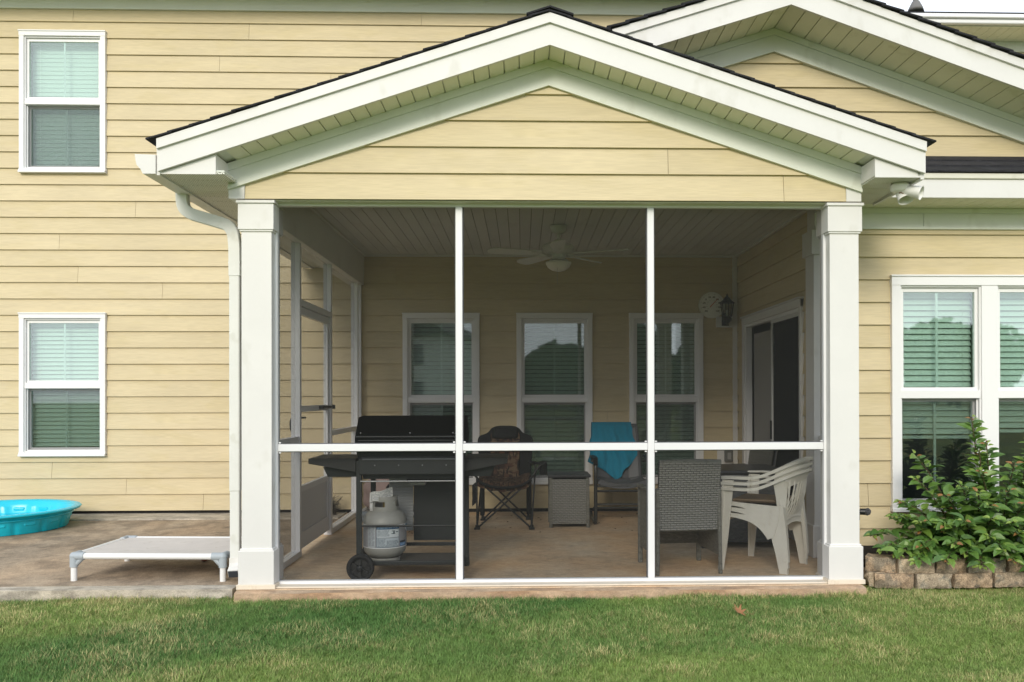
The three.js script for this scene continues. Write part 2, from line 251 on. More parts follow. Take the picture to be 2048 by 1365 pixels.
// ---- double-hung window: trim, sashes, panes, muntins, blind
function doubleHung(parent, w, zw, o = {}) {
  const [x0, x1, y0, y1, ym] = w, win = sub('window', parent), tz = zw + 0.045, t = o.trim ?? 0.052;
  if (!o.noTrim) {
    part('trim_board', RB(x0, x0 + t, y0, y1, zw - 0.02, tz, 0.004), vinyl, win); part('trim_board', RB(x1 - t, x1, y0, y1, zw - 0.02, tz, 0.004), vinyl, win);
    part('trim_board', [RB(x0 - 0.002, x1 + 0.002, y1 - t + 0.002, y1 + 0.004, zw - 0.02, tz + 0.003, 0.004), RB(x0 - 0.006, x1 + 0.006, y1 - 0.002, y1 + 0.012, zw - 0.01, tz + 0.012, 0.003)], vinyl, win);
    part('window_sill', [RB(x0 - 0.003, x1 + 0.003, y0 - 0.003, y0 + t * 0.62, zw - 0.02, tz + 0.004, 0.004), RB(x0 - 0.003, x1 + 0.003, y0 - 0.012, y0 + 0.012, zw - 0.02, tz + 0.018, 0.004)], vinyl, win);
  }
  const a = x0 + t, b = x1 - t, c = y0 + t * 0.62 + 0.001, d = y1 - t, f = 0.024, zo = zw + 0.028, zi = zw + 0.004;
  // frame liner
  part('frame', [B(a, a + 0.012, c, d, zw - 0.07, zo), B(b - 0.012, b, c, d, zw - 0.07, zo), B(a + 0.012, b - 0.012, d - 0.012, d, zw - 0.07, zo), B(a + 0.012, b - 0.012, c, c + 0.012, zw - 0.07, zo)], vinyl, win);
  const A = a + 0.013, Z = b - 0.013;
  const sash = (name, ya, yb, z, rail) => part(name, [B(A, A + f, ya, yb, z - 0.03, z), B(Z - f, Z, ya, yb, z - 0.03, z), B(A + f, Z - f, yb - (rail === 't' ? 0.034 : f), yb, z - 0.03, z), B(A + f, Z - f, ya, ya + (rail === 'b' ? 0.034 : f), z - 0.03, z)], vinyl, win);
  part('meeting_rail', RB(a + 0.002, b - 0.002, ym - 0.031, ym + 0.031, zi - 0.035, zo + 0.006, 0.004), vinyl, win);
  sash('upper_sash', ym + 0.032, d - 0.013, zi, 't'); sash('lower_sash', c + 0.013, ym - 0.032, zi - 0.034, 'b');
  const P = (ya, yb, z) => part('pane', B(A + f, Z - f, ya, yb, z - 0.0004, z + 0.0004), o.glass ?? glass, win);
  P(ym + 0.05, d - 0.036, zi - 0.015); P(c + 0.045, ym - 0.055, zi - 0.049);
  const mx = (A + Z) / 2 + (o.muntin ?? 0);
  part('muntin', B(mx - 0.009, mx + 0.009, ym + 0.032, d - 0.036, zi - 0.024, zi - 0.018), vinyl, win);
  part('muntin', B(mx - 0.009, mx + 0.009, c + 0.045, ym - 0.055, zi - 0.062, zi - 0.054), vinyl, win);
  part('insect_screen', B(A + 0.004, Z - 0.004, c + 0.014, ym - 0.034, zi - 0.006, zi - 0.0052), windowScreen, win);
  part('screen_frame', [B(A, A + 0.012, c + 0.013, ym - 0.033, zi - 0.012, zi), B(Z - 0.012, Z, c + 0.013, ym - 0.033, zi - 0.012, zi), B(A + 0.012, Z - 0.012, c + 0.013, c + 0.025, zi - 0.012, zi)], o.screenFrame ?? vinyl, win);
  // venetian blind
  const bz = zw - 0.115, pitch = o.pitch ?? 0.0445, r = rngOf(Math.round(x0 * 1000 + y0 * 77) + 9000), drop = o.drop ?? c;
  part('blind_head_rail', B(a + 0.006, b - 0.006, d - 0.045, d - 0.005, bz - 0.025, bz + 0.025), blindMat, win);
  const n = Math.floor((d - 0.05 - drop) / pitch), sg = RB(-(b - a) / 2 + 0.008, (b - a) / 2 - 0.008, -0.025, 0.025, -0.0014, 0.0014, 0.0012, 1);
  for (let k = 0; k < n; k++) { const o2 = part('blind_slat', sg, blindMat, win); o2.position.set((a + b) / 2, d - 0.065 - k * pitch, bz); o2.rotation.set((o.tilt ?? -0.35) + (r() - 0.5) * 0.05, 0, (r() - 0.5) * 0.006); }
  part('blind_bottom_rail', B(a + 0.008, b - 0.008, d - 0.065 - n * pitch - 0.012, d - 0.065 - n * pitch + 0.012, bz - 0.02, bz + 0.02), blindMat, win);
  for (const q of [0.13, 0.87]) part('blind_cord', bar(V(lerp(a, b, q), d - 0.04, bz + 0.027), V(lerp(a, b, q), d - 0.065 - n * pitch, bz + 0.027), 0.0012, 5), blindMat, win);
  return win;
}
doubleHung(house, mainWin.A, ZB + 0.006, { tilt: -0.15, pitch: 0.047 });
doubleHung(house, mainWin.B, ZB + 0.006, { tilt: -0.50, pitch: 0.0468 });
for (const k of ['C1', 'C2', 'C3']) doubleHung(house, mainWin[k], ZB + 0.006, { tilt: -0.66, pitch: 0.0468 });

// ---- the wing to the right of the porch
const wing = sub('wing_wall', house);
const RW = { x0: 2.80, x1: 4.36, y0: 0.358, y1: 2.192, m0: 3.515, m1: 3.645 };
const AX = 1.877, sLf = 0.315, sRt = 0.352, wingLine = (x, y) => y - (x < AX ? sLf * (AX - x) : sRt * (x - AX));
wallCore('wall_core', XW - 0.004, 7.5, -0.3, 3.2, [[RW.x0 + 0.06, RW.m0, RW.y0 + 0.06, RW.y1 - 0.06], [RW.m1, RW.x1 - 0.06, RW.y0 + 0.06, RW.y1 - 0.06]], 0.12, g => g.translate(0, 0, ZR - 0.126), wing);
siding(wing, rowsDown(2.5282, 15), E, 2.575, () => XW - 0.005, () => 7.4, faceZ(ZR), [[RW.x0 + 0.03, RW.x1 - 0.03, RW.y0 + 0.03, RW.y1 - 0.03]], { 2: [5.2], 7: [5.9], 12: [2.62], 13: [4.9] });
// inner side wall of the wing, inside the porch
const SD = { a: -3.45, b: -1.49, y1: 2.09 };
wallCore('side_wall_core', ZB, ZR - 0.13, -0.3, 3.2, [[SD.a + 0.06, SD.b - 0.06, FY + 0.01, SD.y1 - 0.06]], 0.12, g => { g.rotateY(-Math.PI / 2); g.translate(XW + 0.128, 0, 0); }, wing);
siding(wing, rowsDown(5.1817 - 14 * E, 16), E, 2.83, () => ZB + 0.01, () => -1.10, faceX(XW), [[SD.a + 0.03, SD.b - 0.03, -0.3, SD.y1 - 0.03]], { 1: [-2.4] });
part('corner_board', B(2.249, XW - 0.019, FY + 0.002, 2.815, ZB + 0.002, ZB + 0.03), white, wing);
part('corner_board', B(XW - 0.03, XW + 0.004, FY + 0.002, 2.815, -1.34, -1.125), white, wing);
// wing gable above the pent roof
const gable = sub('wing_gable', house);
part('wall_core', (() => { const s = new THREE.Shape(); s.moveTo(0.3, 3.0); s.lineTo(7.4, 3.0); s.lineTo(7.4, wingLine(7.4, 4.13)); s.lineTo(AX, 4.13); s.lineTo(0.3, wingLine(0.3, 4.13)); s.closePath(); const g = new THREE.ExtrudeGeometry(s, { depth: 0.1, bevelEnabled: false }); g.translate(0, 0, ZR - 0.107); return uvm(g); })(), roomMat, gable);
siding(gable, [3.125, 3.311, 3.497, 3.683, 3.869], 0.186, 3.955, y => Math.max(0.9, AX - (3.957 - y) / sLf), y => Math.min(7.3, AX + (3.957 - y) / sRt), faceZ(ZR), [], { 1: [4.6] });
// raking trim, soffit and fascia of a gable: apex x, line heights, slopes, wall plane, overhang plane, ends
function rakeSide(parent, ax, s, xEnd, o) {
  const dir = Math.sign(xEnd - ax), Y = (x, y) => y - s * Math.abs(x - ax), x0 = ax, x1 = xEnd;
  const slab = (name, ya, yb, z0, z1, m, xa = x0, xb = x1) => { const [p, q] = xa < xb ? [xa, xb] : [xb, xa]; return part(name, hexa([[p, Y(p, ya), z1], [q, Y(q, ya), z1], [q, Y(q, ya), z0], [p, Y(p, ya), z0], [p, Y(p, yb), z1], [q, Y(q, yb), z1], [q, Y(q, yb), z0], [p, Y(p, yb), z0]]), m, parent); };
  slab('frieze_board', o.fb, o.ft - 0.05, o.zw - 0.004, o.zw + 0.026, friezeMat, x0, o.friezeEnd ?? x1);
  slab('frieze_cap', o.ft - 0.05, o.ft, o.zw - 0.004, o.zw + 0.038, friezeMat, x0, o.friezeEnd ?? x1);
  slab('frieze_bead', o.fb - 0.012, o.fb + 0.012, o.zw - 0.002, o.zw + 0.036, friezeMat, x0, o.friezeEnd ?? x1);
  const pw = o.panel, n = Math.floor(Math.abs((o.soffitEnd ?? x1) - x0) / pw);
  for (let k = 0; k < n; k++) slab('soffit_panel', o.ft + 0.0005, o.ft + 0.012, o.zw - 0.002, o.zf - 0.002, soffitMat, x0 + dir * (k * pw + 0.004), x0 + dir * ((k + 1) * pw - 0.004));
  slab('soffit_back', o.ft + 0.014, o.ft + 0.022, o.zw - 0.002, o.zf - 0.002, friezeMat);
  slab('fascia_board', o.rb, o.rt - 0.062, o.zf, o.zf + 0.026, white);
  slab('fascia_cap', o.rt - 0.062, o.rt, o.zf + 0.001, o.zf + 0.045, white);
}
const wingTrim = { zw: ZR + 0.008, zf: -0.47, fb: 3.965, ft: 4.135, rb: 4.125, rt: 4.335, panel: 0.118 };
rakeSide(gable, AX, sLf, 0.32, wingTrim); rakeSide(gable, AX, sRt, 6.4, wingTrim);
const wingRoof = sub('wing_roof', house);
for (const [s, xe] of [[sLf, 0.25], [sRt, 6.5]]) {
  const dir = Math.sign(xe - AX), n = Math.floor(Math.abs(xe - AX) / 0.135);
  for (let k = 0; k < n; k++) { const xa = AX + dir * Math.max(0, k * 0.135 - 0.02), xb = AX + dir * ((k + 1) * 0.135 + 0.01), [p, q] = xa < xb ? [xa, xb] : [xb, xa], y = (x, d) => 4.337 - s * Math.abs(x - AX) + d + (x === xb ? 0.014 : 0.002); part('shingle_course', hexa([[p, y(p, 0), -0.40], [q, y(q, 0), -0.40], [q, y(q, 0), -5.0], [p, y(p, 0), -5.0], [p, y(p, 0.012), -0.40], [q, y(q, 0.012), -0.40], [q, y(q, 0.012), -5.0], [p, y(p, 0.012), -5.0]], R0() * 3, R0() * 3), shingleMats[k % 3], wingRoof); }
}
// pent roof, fascia, soffit and frieze of the wing
const pent = sub('pent_roof', house);
const pY = z => 2.912 + (z + 0.50) * -(0.225 / 0.40);
for (const [za, zb, k] of [[-0.485, -0.64, 0], [-0.62, -0.78, 1], [-0.76, -0.925, 2]]) part('shingle_course', hexa([[2.50, pY(za) + 0.012, za], [7.4, pY(za) + 0.012, za], [7.4, pY(zb), zb], [2.50, pY(zb), zb], [2.50, pY(za) + 0.024, za], [7.4, pY(za) + 0.024, za], [7.4, pY(zb) + 0.010, zb], [2.50, pY(zb) + 0.010, zb]]), shingleMats[k], pent);
part('roof_deck', hexa([[2.50, 2.87, -0.51], [7.4, 2.87, -0.51], [7.4, 2.87, -0.92], [2.50, 2.87, -0.92], [2.50, pY(-0.51), -0.51], [7.4, pY(-0.51), -0.51], [7.4, pY(-0.905), -0.92], [2.50, pY(-0.905), -0.92]]), greyWood, pent);
part('fascia_board', RB(2.53, 7.4, 2.729, 2.868, -0.545, -0.515, 0.004), white, pent);
part('fascia_cap', RB(2.53, 7.4, 2.868, 2.912, -0.545, -0.500, 0.008), mat(lin(0.70, 0.68, 0.58), { map: rep(dustTone, 0.8, 0.8), roughness: 0.5 }), pent);
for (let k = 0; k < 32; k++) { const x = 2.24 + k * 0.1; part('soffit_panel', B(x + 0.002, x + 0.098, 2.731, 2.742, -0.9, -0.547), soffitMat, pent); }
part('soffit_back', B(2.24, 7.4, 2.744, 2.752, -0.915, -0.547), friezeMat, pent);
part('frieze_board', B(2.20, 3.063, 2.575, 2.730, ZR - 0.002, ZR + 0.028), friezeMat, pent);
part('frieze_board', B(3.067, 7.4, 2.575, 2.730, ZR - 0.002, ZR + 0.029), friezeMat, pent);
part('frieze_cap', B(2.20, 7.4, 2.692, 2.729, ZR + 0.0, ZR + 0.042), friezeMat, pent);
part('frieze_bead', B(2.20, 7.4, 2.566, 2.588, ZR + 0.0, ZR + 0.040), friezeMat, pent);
room('wing_room', XW + 0.14, 7.4, -0.2, 2.9, -5.5, ZR - 0.14);
// twin window of the wing
{
  const z = ZR + 0.006, t = 0.07, tz = z + 0.045, w = sub('window_trim', house), { x0, x1, y0, y1, m0, m1 } = RW;
  part('trim_board', RB(x0, x0 + t, y0, y1, z - 0.02, tz, 0.004), vinyl, w); part('trim_board', RB(x1 - t, x1, y0, y1, z - 0.02, tz, 0.004), vinyl, w);
  part('trim_board', [RB(x0 - 0.002, x1 + 0.002, y1 - t, y1 + 0.002, z - 0.02, tz + 0.003, 0.004), RB(x0 - 0.008, x1 + 0.008, y1, y1 + 0.014, z - 0.01, tz + 0.014, 0.004)], vinyl, w);
  part('mullion', RB(m0, m1, y0 + 0.03, y1 - t, z - 0.06, tz - 0.002, 0.004), vinyl, w);
  part('window_sill', [RB(x0 - 0.003, x1 + 0.003, y0 - 0.002, y0 + 0.05, z - 0.02, tz + 0.004, 0.004), RB(x0 - 0.004, x1 + 0.004, y0 - 0.012, y0 + 0.014, z - 0.02, tz + 0.018, 0.004)], vinyl, w);
  doubleHung(house, [x0 + 0.035, m0 + 0.035, y0 + 0.012, y1 - 0.035, 1.266], z, { noTrim: true, trim: 0.035, tilt: -0.5, pitch: 0.0472, muntin: -0.01, drop: 0.90 });
  doubleHung(house, [m1 - 0.035, x1 - 0.035, y0 + 0.012, y1 - 0.035, 1.266], z, { noTrim: true, trim: 0.035, tilt: -0.5, pitch: 0.0472, drop: 0.95 });
}
// sliding glass door in the side wall of the wing
{
  const d = sub('sliding_door', house), X = XW - 0.02, { a, b, y1 } = SD, y0 = FY + 0.005;
  part('door_trim', RB(X - 0.022, X + 0.02, y0, y1, a, a + 0.075, 0.004), white, d); part('door_trim', RB(X - 0.022, X + 0.02, y0, y1, b - 0.05, b, 0.004), white, d);
  part('door_trim', [RB(X - 0.025, X + 0.02, y1 - 0.07, y1, a, b, 0.004), RB(X - 0.04, X + 0.02, y1, y1 + 0.016, a - 0.01, b + 0.01, 0.003)], white, d);
  part('door_frame', [B(X - 0.005, X + 0.12, y0, y0 + 0.05, a + 0.076, b - 0.051), B(X - 0.003, X + 0.12, y1 - 0.10, y1 - 0.071, a + 0.076, b - 0.051), B(X - 0.004, X + 0.12, y0 + 0.05, y1 - 0.10, a + 0.076, a + 0.11), B(X - 0.004, X + 0.12, y0 + 0.05, y1 - 0.10, b - 0.08, b - 0.051)], vinyl, d);
  const mid = (a + b) / 2 + 0.02;
  part('fixed_panel_frame', [B(X + 0.06, X + 0.10, y0 + 0.05, y1 - 0.10, a + 0.111, a + 0.19), B(X + 0.06, X + 0.10, y0 + 0.05, y1 - 0.10, mid - 0.09, mid - 0.01), B(X + 0.06, X + 0.10, y1 - 0.18, y1 - 0.10, a + 0.19, mid - 0.09), B(X + 0.06, X + 0.10, y0 + 0.05, y0 + 0.14, a + 0.19, mid - 0.09)], vinyl, d);
  part('pane', B(X + 0.078, X + 0.082, y0 + 0.14, y1 - 0.18, a + 0.19, mid - 0.09), bronzeGlass, d);
  part('screen_door_frame', [B(X + 0.004, X + 0.03, y0 + 0.051, y1 - 0.101, mid, mid + 0.035), B(X + 0.004, X + 0.03, y0 + 0.051, y1 - 0.101, b - 0.115, b - 0.081), B(X + 0.004, X + 0.03, y1 - 0.136, y1 - 0.101, mid + 0.035, b - 0.115), B(X + 0.004, X + 0.03, y0 + 0.051, y0 + 0.10, mid + 0.035, b - 0.115)], mat(lin(0.62, 0.62, 0.60), { roughness: 0.5 }), d);
  part('insect_screen', B(X + 0.016, X + 0.017, y0 + 0.10, y1 - 0.136, mid + 0.035, b - 0.115), doorScreen, d);
  part('door_handle', [RB(X - 0.012, X + 0.004, 0.84, 1.02, mid + 0.006, mid + 0.03, 0.004)], blackMetal, d);
}
// the farther, higher wall and roof at the top right
{
  const far = sub('rear_upper_wall', house), zw = -4.9;
  part('wall_core', B(2.3, 9.5, 3.0, 5.8, zw - 0.13, zw - 0.006), roomMat, far);
  siding(far, rowsDown(5.46, 10), E, 5.60, () => 2.4, () => 9.4, faceZ(zw), [], {});
  part('frieze_board', [B(2.4, 9.4, 5.60, 5.72, zw - 0.004, zw + 0.03), B(2.4, 9.4, 5.592, 5.612, zw - 0.002, zw + 0.042)], friezeMat, far);
  for (let k = 0; k < 36; k++) part('soffit_panel', B(3.2 + k * 0.12 + 0.002, 3.2 + (k + 1) * 0.12 - 0.002, 5.721, 5.732, zw - 0.003, zw + 0.46), soffitMat, far);
  part('soffit_back', B(2.4, 9.4, 5.734, 5.744, zw - 0.003, zw + 0.46), friezeMat, far);
  part('gutter', [RB(2.4, 9.4, 5.728, 5.79, zw + 0.463, zw + 0.53, 0.02), RB(2.4, 9.4, 5.785, 5.835, zw + 0.463, zw + 0.565, 0.012)], vinyl, far);
  for (let k = 0; k < 40; k++) { const za = zw + 0.55 - k * 0.14, zb = za - 0.16, y = z => 5.842 + 0.452 * (zw + 0.55 - z); part('shingle_course', hexa([[2.4, y(za) + 0.002, za], [9.5, y(za) + 0.002, za], [9.5, y(zb) - 0.010, zb], [2.4, y(zb) - 0.010, zb], [2.4, y(za) + 0.014, za], [9.5, y(za) + 0.014, za], [9.5, y(zb), zb], [2.4, y(zb), zb]], R0() * 3, R0() * 3), shingleMats[k % 3], far); }
  part('vent_pipe', [lathe([[0, 0], [0.10, 0], [0.085, 0.05], [0.045, 0.13], [0.04, 0.13]], 16), bar(V(0, 0, 0), V(0, 0.42, 0), 0.032, 12)].map(g => xf(g, 4.82, 6.04, -4.78)), mat(lin(0.16, 0.155, 0.15), { roughness: 0.8 }), far);
}

// ---------------------------------------------------------------- the screened porch
const porch = thing('screened_porch', 'gabled porch with white square columns and insect screens on the back of the house', 'porch');
const PX = 0.083, PS = 0.3325, pLine = (x, y) => y - PS * Math.abs(x - PX);
function column(x) {
  const c = sub('column', porch);
  part('shaft', RB(x - 0.1, x + 0.1, 0.2, 2.42, -0.2, 0, 0.004), white, c);
  part('capital', [RB(x - 0.118, x + 0.118, 2.372, 2.548, -0.218, 0.018, 0.004), RB(x - 0.110, x + 0.110, 2.360, 2.374, -0.21, 0.010, 0.004), RB(x - 0.128, x + 0.128, 2.546, 2.566, -0.225, 0.03, 0.004)], white, c);
  part('base', [RB(x - 0.118, x + 0.118, 0.010, 0.236, -0.218, 0.018, 0.005), RB(x - 0.110, x + 0.110, 0.23, 0.25, -0.21, 0.010, 0.007)], white, c);
  part('plinth', RB(x - 0.128, x + 0.128, FY + 0.001, 0.012, -0.226, 0.028, 0.003), mat(lin(0.76, 0.67, 0.54), { map: rep(dustTone, 0.3, 0.3), roughness: 0.7 }), c);
}
column(-1.868); column(2.094);
{ // half column against the corner of the wing
  const c = sub('pilaster', porch);
  part('shaft', RB(2.20, 2.334, FY + 0.002, 2.46, -1.12, -0.925, 0.004), white, c);
  part('capital', RB(2.178, 2.338, 2.372, 2.566, -1.135, -0.905, 0.004), white, c);
  part('base', RB(2.182, 2.338, FY + 0.003, 0.236, -1.138, -0.906, 0.004), white, c);
}
const pg = sub('gable_wall', porch);
part('beam', B(-1.975, 2.20, 2.572, 2.95, -0.2, -0.012), white, pg);
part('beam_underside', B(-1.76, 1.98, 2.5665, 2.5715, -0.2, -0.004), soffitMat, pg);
part('wall_core', (() => { const s = new THREE.Shape(); s.moveTo(-1.97, 2.6); s.lineTo(2.14, 2.6); s.lineTo(2.14, pLine(2.14, 3.40)); s.lineTo(PX, 3.40); s.lineTo(-1.97, pLine(-1.97, 3.40)); s.closePath(); const g = new THREE.ExtrudeGeometry(s, { depth: 0.06, bevelEnabled: false }); g.translate(0, 0, -0.068); return uvm(g); })(), greyWood, pg);
siding(pg, [2.575, 2.753, 2.931, 3.109, 3.287], E, 3.342, y => Math.max(-1.937, PX - (3.346 - y) / PS), y => Math.min(2.099, PX + (3.346 - y) / PS), faceZ(0), [], { 0: [1.675], 1: [0.888] }, [2.675]);
part('corner_block', B(-2.045, -1.940, 2.576, 2.70, -0.2, 0.02), white, pg); part('corner_block', B(2.102, 2.205, 2.576, 2.70, -0.2, 0.02), white, pg);
const porchTrim = { zw: 0.006, zf: 0.27, fb: 3.352, ft: 3.512, rb: 3.508, rt: 3.708, panel: 0.0985 };
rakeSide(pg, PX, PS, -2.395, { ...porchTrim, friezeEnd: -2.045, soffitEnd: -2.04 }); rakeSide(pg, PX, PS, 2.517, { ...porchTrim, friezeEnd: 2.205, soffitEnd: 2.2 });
// boxed eave returns
const ret = (xa, xb) => part('eave_return', hexa([[xa, 2.69, 0.268], [xb, 2.69, 0.268], [xb, 2.69, 0.006], [xa, 2.69, 0.006], [xa, pLine(xa, 3.506), 0.268], [xb, pLine(xb, 3.506), 0.268], [xb, pLine(xb, 3.506), 0.006], [xa, pLine(xa, 3.506), 0.006]]), white, pg);
ret(-2.36, -2.042); ret(2.197, 2.48);
part('return_lip', B(-2.392, -2.042, 2.673, 2.6895, 0.2625, 0.2695), white, pg); part('return_lip', B(2.197, 2.496, 2.677, 2.6895, 0.2625, 0.2695), white, pg);
// eaves along both sides
const eaves = sub('eaves', porch);
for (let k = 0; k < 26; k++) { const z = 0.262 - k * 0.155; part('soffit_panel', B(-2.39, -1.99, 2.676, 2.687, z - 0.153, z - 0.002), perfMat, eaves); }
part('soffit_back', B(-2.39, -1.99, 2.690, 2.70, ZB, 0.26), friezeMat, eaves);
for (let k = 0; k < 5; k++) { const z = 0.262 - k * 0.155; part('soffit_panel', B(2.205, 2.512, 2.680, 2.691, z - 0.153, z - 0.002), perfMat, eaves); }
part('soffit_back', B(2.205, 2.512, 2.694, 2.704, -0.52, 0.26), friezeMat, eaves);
part('fascia_board', B(-2.412, -2.392, 2.665, 2.86, ZB, 0.268), white, eaves); part('fascia_board', B(2.497, 2.519, 2.665, 2.88, -0.50, 0.268), white, eaves);
part('eave_beam', RB(-2.0, -1.84, 2.485, 2.83, ZB + 0.02, -0.2, 0.003), white, eaves);
part('beam_end_plate', RB(-1.92, -1.836, 2.54, 2.82, ZB + 0.016, ZB + 0.05, 0.003), white, eaves);
// ogee gutter and downspout on the left eave
{
  const s = new THREE.Shape(); [[0, 0], [-0.08, 0], [-0.095, 0.03], [-0.118, 0.055], [-0.125, 0.085], [-0.125, 0.118], [-0.132, 0.122], [-0.132, 0.126], [-0.12, 0.124], [-0.119, 0.09], [-0.09, 0.04], [-0.075, 0.006], [-0.006, 0.006], [-0.006, 0.12], [0, 0.12]].forEach(([x, y], i) => i ? s.lineTo(x, y) : s.moveTo(x, y));
  const g = new THREE.ExtrudeGeometry(s, { depth: 4.0, bevelEnabled: false }); g.translate(-2.414, 2.672, ZB + 0.03);
  const gut = part('gutter', uvm(g), white, porch);
  const cap = new THREE.ExtrudeGeometry((() => { const q = new THREE.Shape(); [[0, 0], [-0.08, 0], [-0.095, 0.03], [-0.118, 0.055], [-0.125, 0.085], [-0.13, 0.124], [0, 0.12]].forEach(([x, y], i) => i ? q.lineTo(x, y) : q.moveTo(x, y)); return q; })(), { depth: 0.004, bevelEnabled: false }); cap.translate(-2.414, 2.672, 0.276);
  part('end_cap', uvm(cap), white, gut);
  const ds = sub('downspout', porch), dm = mat(lin(0.74, 0.745, 0.71), { map: rep(dustTone, 0.7, 0.7), roughness: 0.45 });
  const run = (pts, w, t, m = dm, name = 'pipe') => { const c = new THREE.CatmullRomCurve3(pts.map(p => V(...p)), false, 'catmullrom', 0.35), n = 26, P = c.getPoints(n); part(name, sweep(P.map(p => [p.x, p.y, p.z]), w, t, () => V(0, 0, 1)), m, ds); for (const k of [-0.3, -0.1, 0.1, 0.3]) part('rib', sweep(P.map(p => [p.x, p.y, p.z + k * w]), 0.006, t + 0.006, () => V(0, 0, 1)), m, ds); };
  run([[-2.47, 2.70, -0.30], [-2.47, 2.63, -0.30], [-2.455, 2.575, -0.30], [-2.40, 2.535, -0.30], [-2.25, 2.49, -0.29], [-2.15, 2.455, -0.28], [-2.11, 2.40, -0.27], [-2.096, 2.30, -0.265], [-2.093, 2.1, -0.262]], 0.062, 0.075, dm, 'elbow');
  part('pipe', [RB(-2.131, -2.057, 0.60, 2.21, -0.295, -0.235, 0.012), RB(-2.128, -2.060, 0.13, 0.62, -0.292, -0.238, 0.010)], dm, ds);
  part('pipe_seam', B(-2.134, -2.054, 2.185, 2.195, -0.298, -0.232), dm, ds);
  const q = [[-2.094, 0.14, -0.262], [-2.092, 0.10, -0.257], [-2.088, 0.07, -0.232], [-2.084, 0.045, -0.185]];
  part('outlet', sweep(q, [0.070, 0.070, 0.070, 0.072], 0.055, () => V(1, 0, 0)), white, ds);
  part('outlet_mouth', sweep([[-2.084, 0.0455, -0.187], [-2.0835, 0.0405, -0.176]], 0.062, 0.045, () => V(1, 0, 0)), mat(lin(0.03, 0.035, 0.045)), ds);
}
// roof: one course of shingles after the other, stepped at the rake
const pRoof = sub('porch_roof', porch);
for (const [dir, xe] of [[-1, -2.452], [1, 2.566]]) {
  const L = Math.abs(xe - PX), n = Math.round(L / 0.132), st = L / n;
  for (let k = 0; k < n; k++) {
    const xa = PX + dir * Math.max(0, k * st - 0.02), xb = PX + dir * ((k + 1) * st + 0.006), [p, q] = xa < xb ? [xa, xb] : [xb, xa], back = dir > 0 && Math.abs(xb) > 2.3 ? -0.88 : ZB + 0.02, zf = 0.325 + (R0() - 0.5) * 0.014;
    const y = (x, d) => 3.712 - PS * Math.abs(x - PX) + d + (x === xb ? 0.008 : 0.001);
    part('shingle_course', hexa([[p, y(p, 0), zf], [q, y(q, 0), zf], [q, y(q, 0), back], [p, y(p, 0), back], [p, y(p, 0.010), zf], [q, y(q, 0.010), zf], [q, y(q, 0.010), back], [p, y(p, 0.010), back]], R0() * 3, R0() * 3), shingleMats[(k + 1) % 3], pRoof);
  }
}
part('ridge_cap', [-1, 1].map(d => { const x2 = PX + d * 0.15, [p, q] = d < 0 ? [x2, PX] : [PX, x2], y = (x, e) => 3.733 - PS * Math.abs(x - PX) + e; return hexa([[p, y(p, 0), 0.332], [q, y(q, 0), 0.332], [q, y(q, 0), ZB + 0.03], [p, y(p, 0), ZB + 0.03], [p, y(p, 0.012), 0.332], [q, y(q, 0.012), 0.332], [q, y(q, 0.012), ZB + 0.03], [p, y(p, 0.012), ZB + 0.03]]); }), shingleMats[0], pRoof);
// ceiling
const ceil = sub('porch_ceiling', porch);
const ceilMats = [0.68, 0.70, 0.665].map(k => mat(lin(k, k, k * 0.96), { map: rep(dustTone, 0.7, 2.0), roughness: 0.5 }));
for (let k = 0; k < 41; k++) { const x = -1.838 + k * 0.1012; part('ceiling_plank', B(x + 0.003, x + 0.0985, 2.822, 2.832, ZB + 0.04, -0.205), ceilMats[(k * 7) % 3], ceil); }
part('ceiling_back', B(-1.835, 2.31, 2.835, 2.845, ZB + 0.01, -0.2), mat(lin(0.30, 0.30, 0.28)), ceil);
part('edge_trim', [B(-1.832, 2.30, 2.800, 2.821, ZB + 0.018, ZB + 0.045), B(XW - 0.05, XW - 0.02, 2.80, 2.8215, ZB + 0.05, -1.12), B(-1.838, -1.815, 2.80, 2.8212, ZB + 0.05, -0.21)], white, ceil);
// front screens
const ZS = -0.1, scr = sub('front_screen', porch);
const postsX = [[-1.768, -1.752], [-0.5505, -0.5045], [0.7605, 0.8055], [1.978, 1.994]];
postsX.forEach(([a, b], i) => part(i === 0 || i === 3 ? 'jamb' : 'mullion', i === 0 || i === 3 ? B(a, b, 0.012, 2.55, ZS - 0.025, ZS + 0.02) : RB(a, b, 0.013, 2.55, ZS - 0.03, ZS + 0.022, 0.003), whiteAlu, scr));
const splineMat = mat(lin(0.09, 0.092, 0.10), { roughness: 0.7 });
postsX.slice(1, 3).forEach(([a, b]) => [a - 0.0035, b + 0.0035].forEach(x => part('spline', B(x - 0.003, x + 0.003, 0.0135, 2.5495, ZS - 0.02, ZS + 0.002), splineMat, scr)));
part('head_rail', B(-1.768, 1.994, 2.5505, 2.566, ZS - 0.03, ZS + 0.022), whiteAlu, scr);
part('bottom_rail', [B(-1.768, 1.994, -0.006, 0.0125, ZS - 0.03, ZS + 0.024)], whiteAlu, scr);
part('sill_board', RB(-1.745, 1.97, FY + 0.002, -0.0065, -0.15, 0.004, 0.003), mat(lin(0.72, 0.64, 0.53), { map: rep(dustTone, 0.8, 0.4), roughness: 0.7 }), scr);
const bays = [[-1.752, -0.5505], [-0.5045, 0.7605], [0.8055, 1.978]];
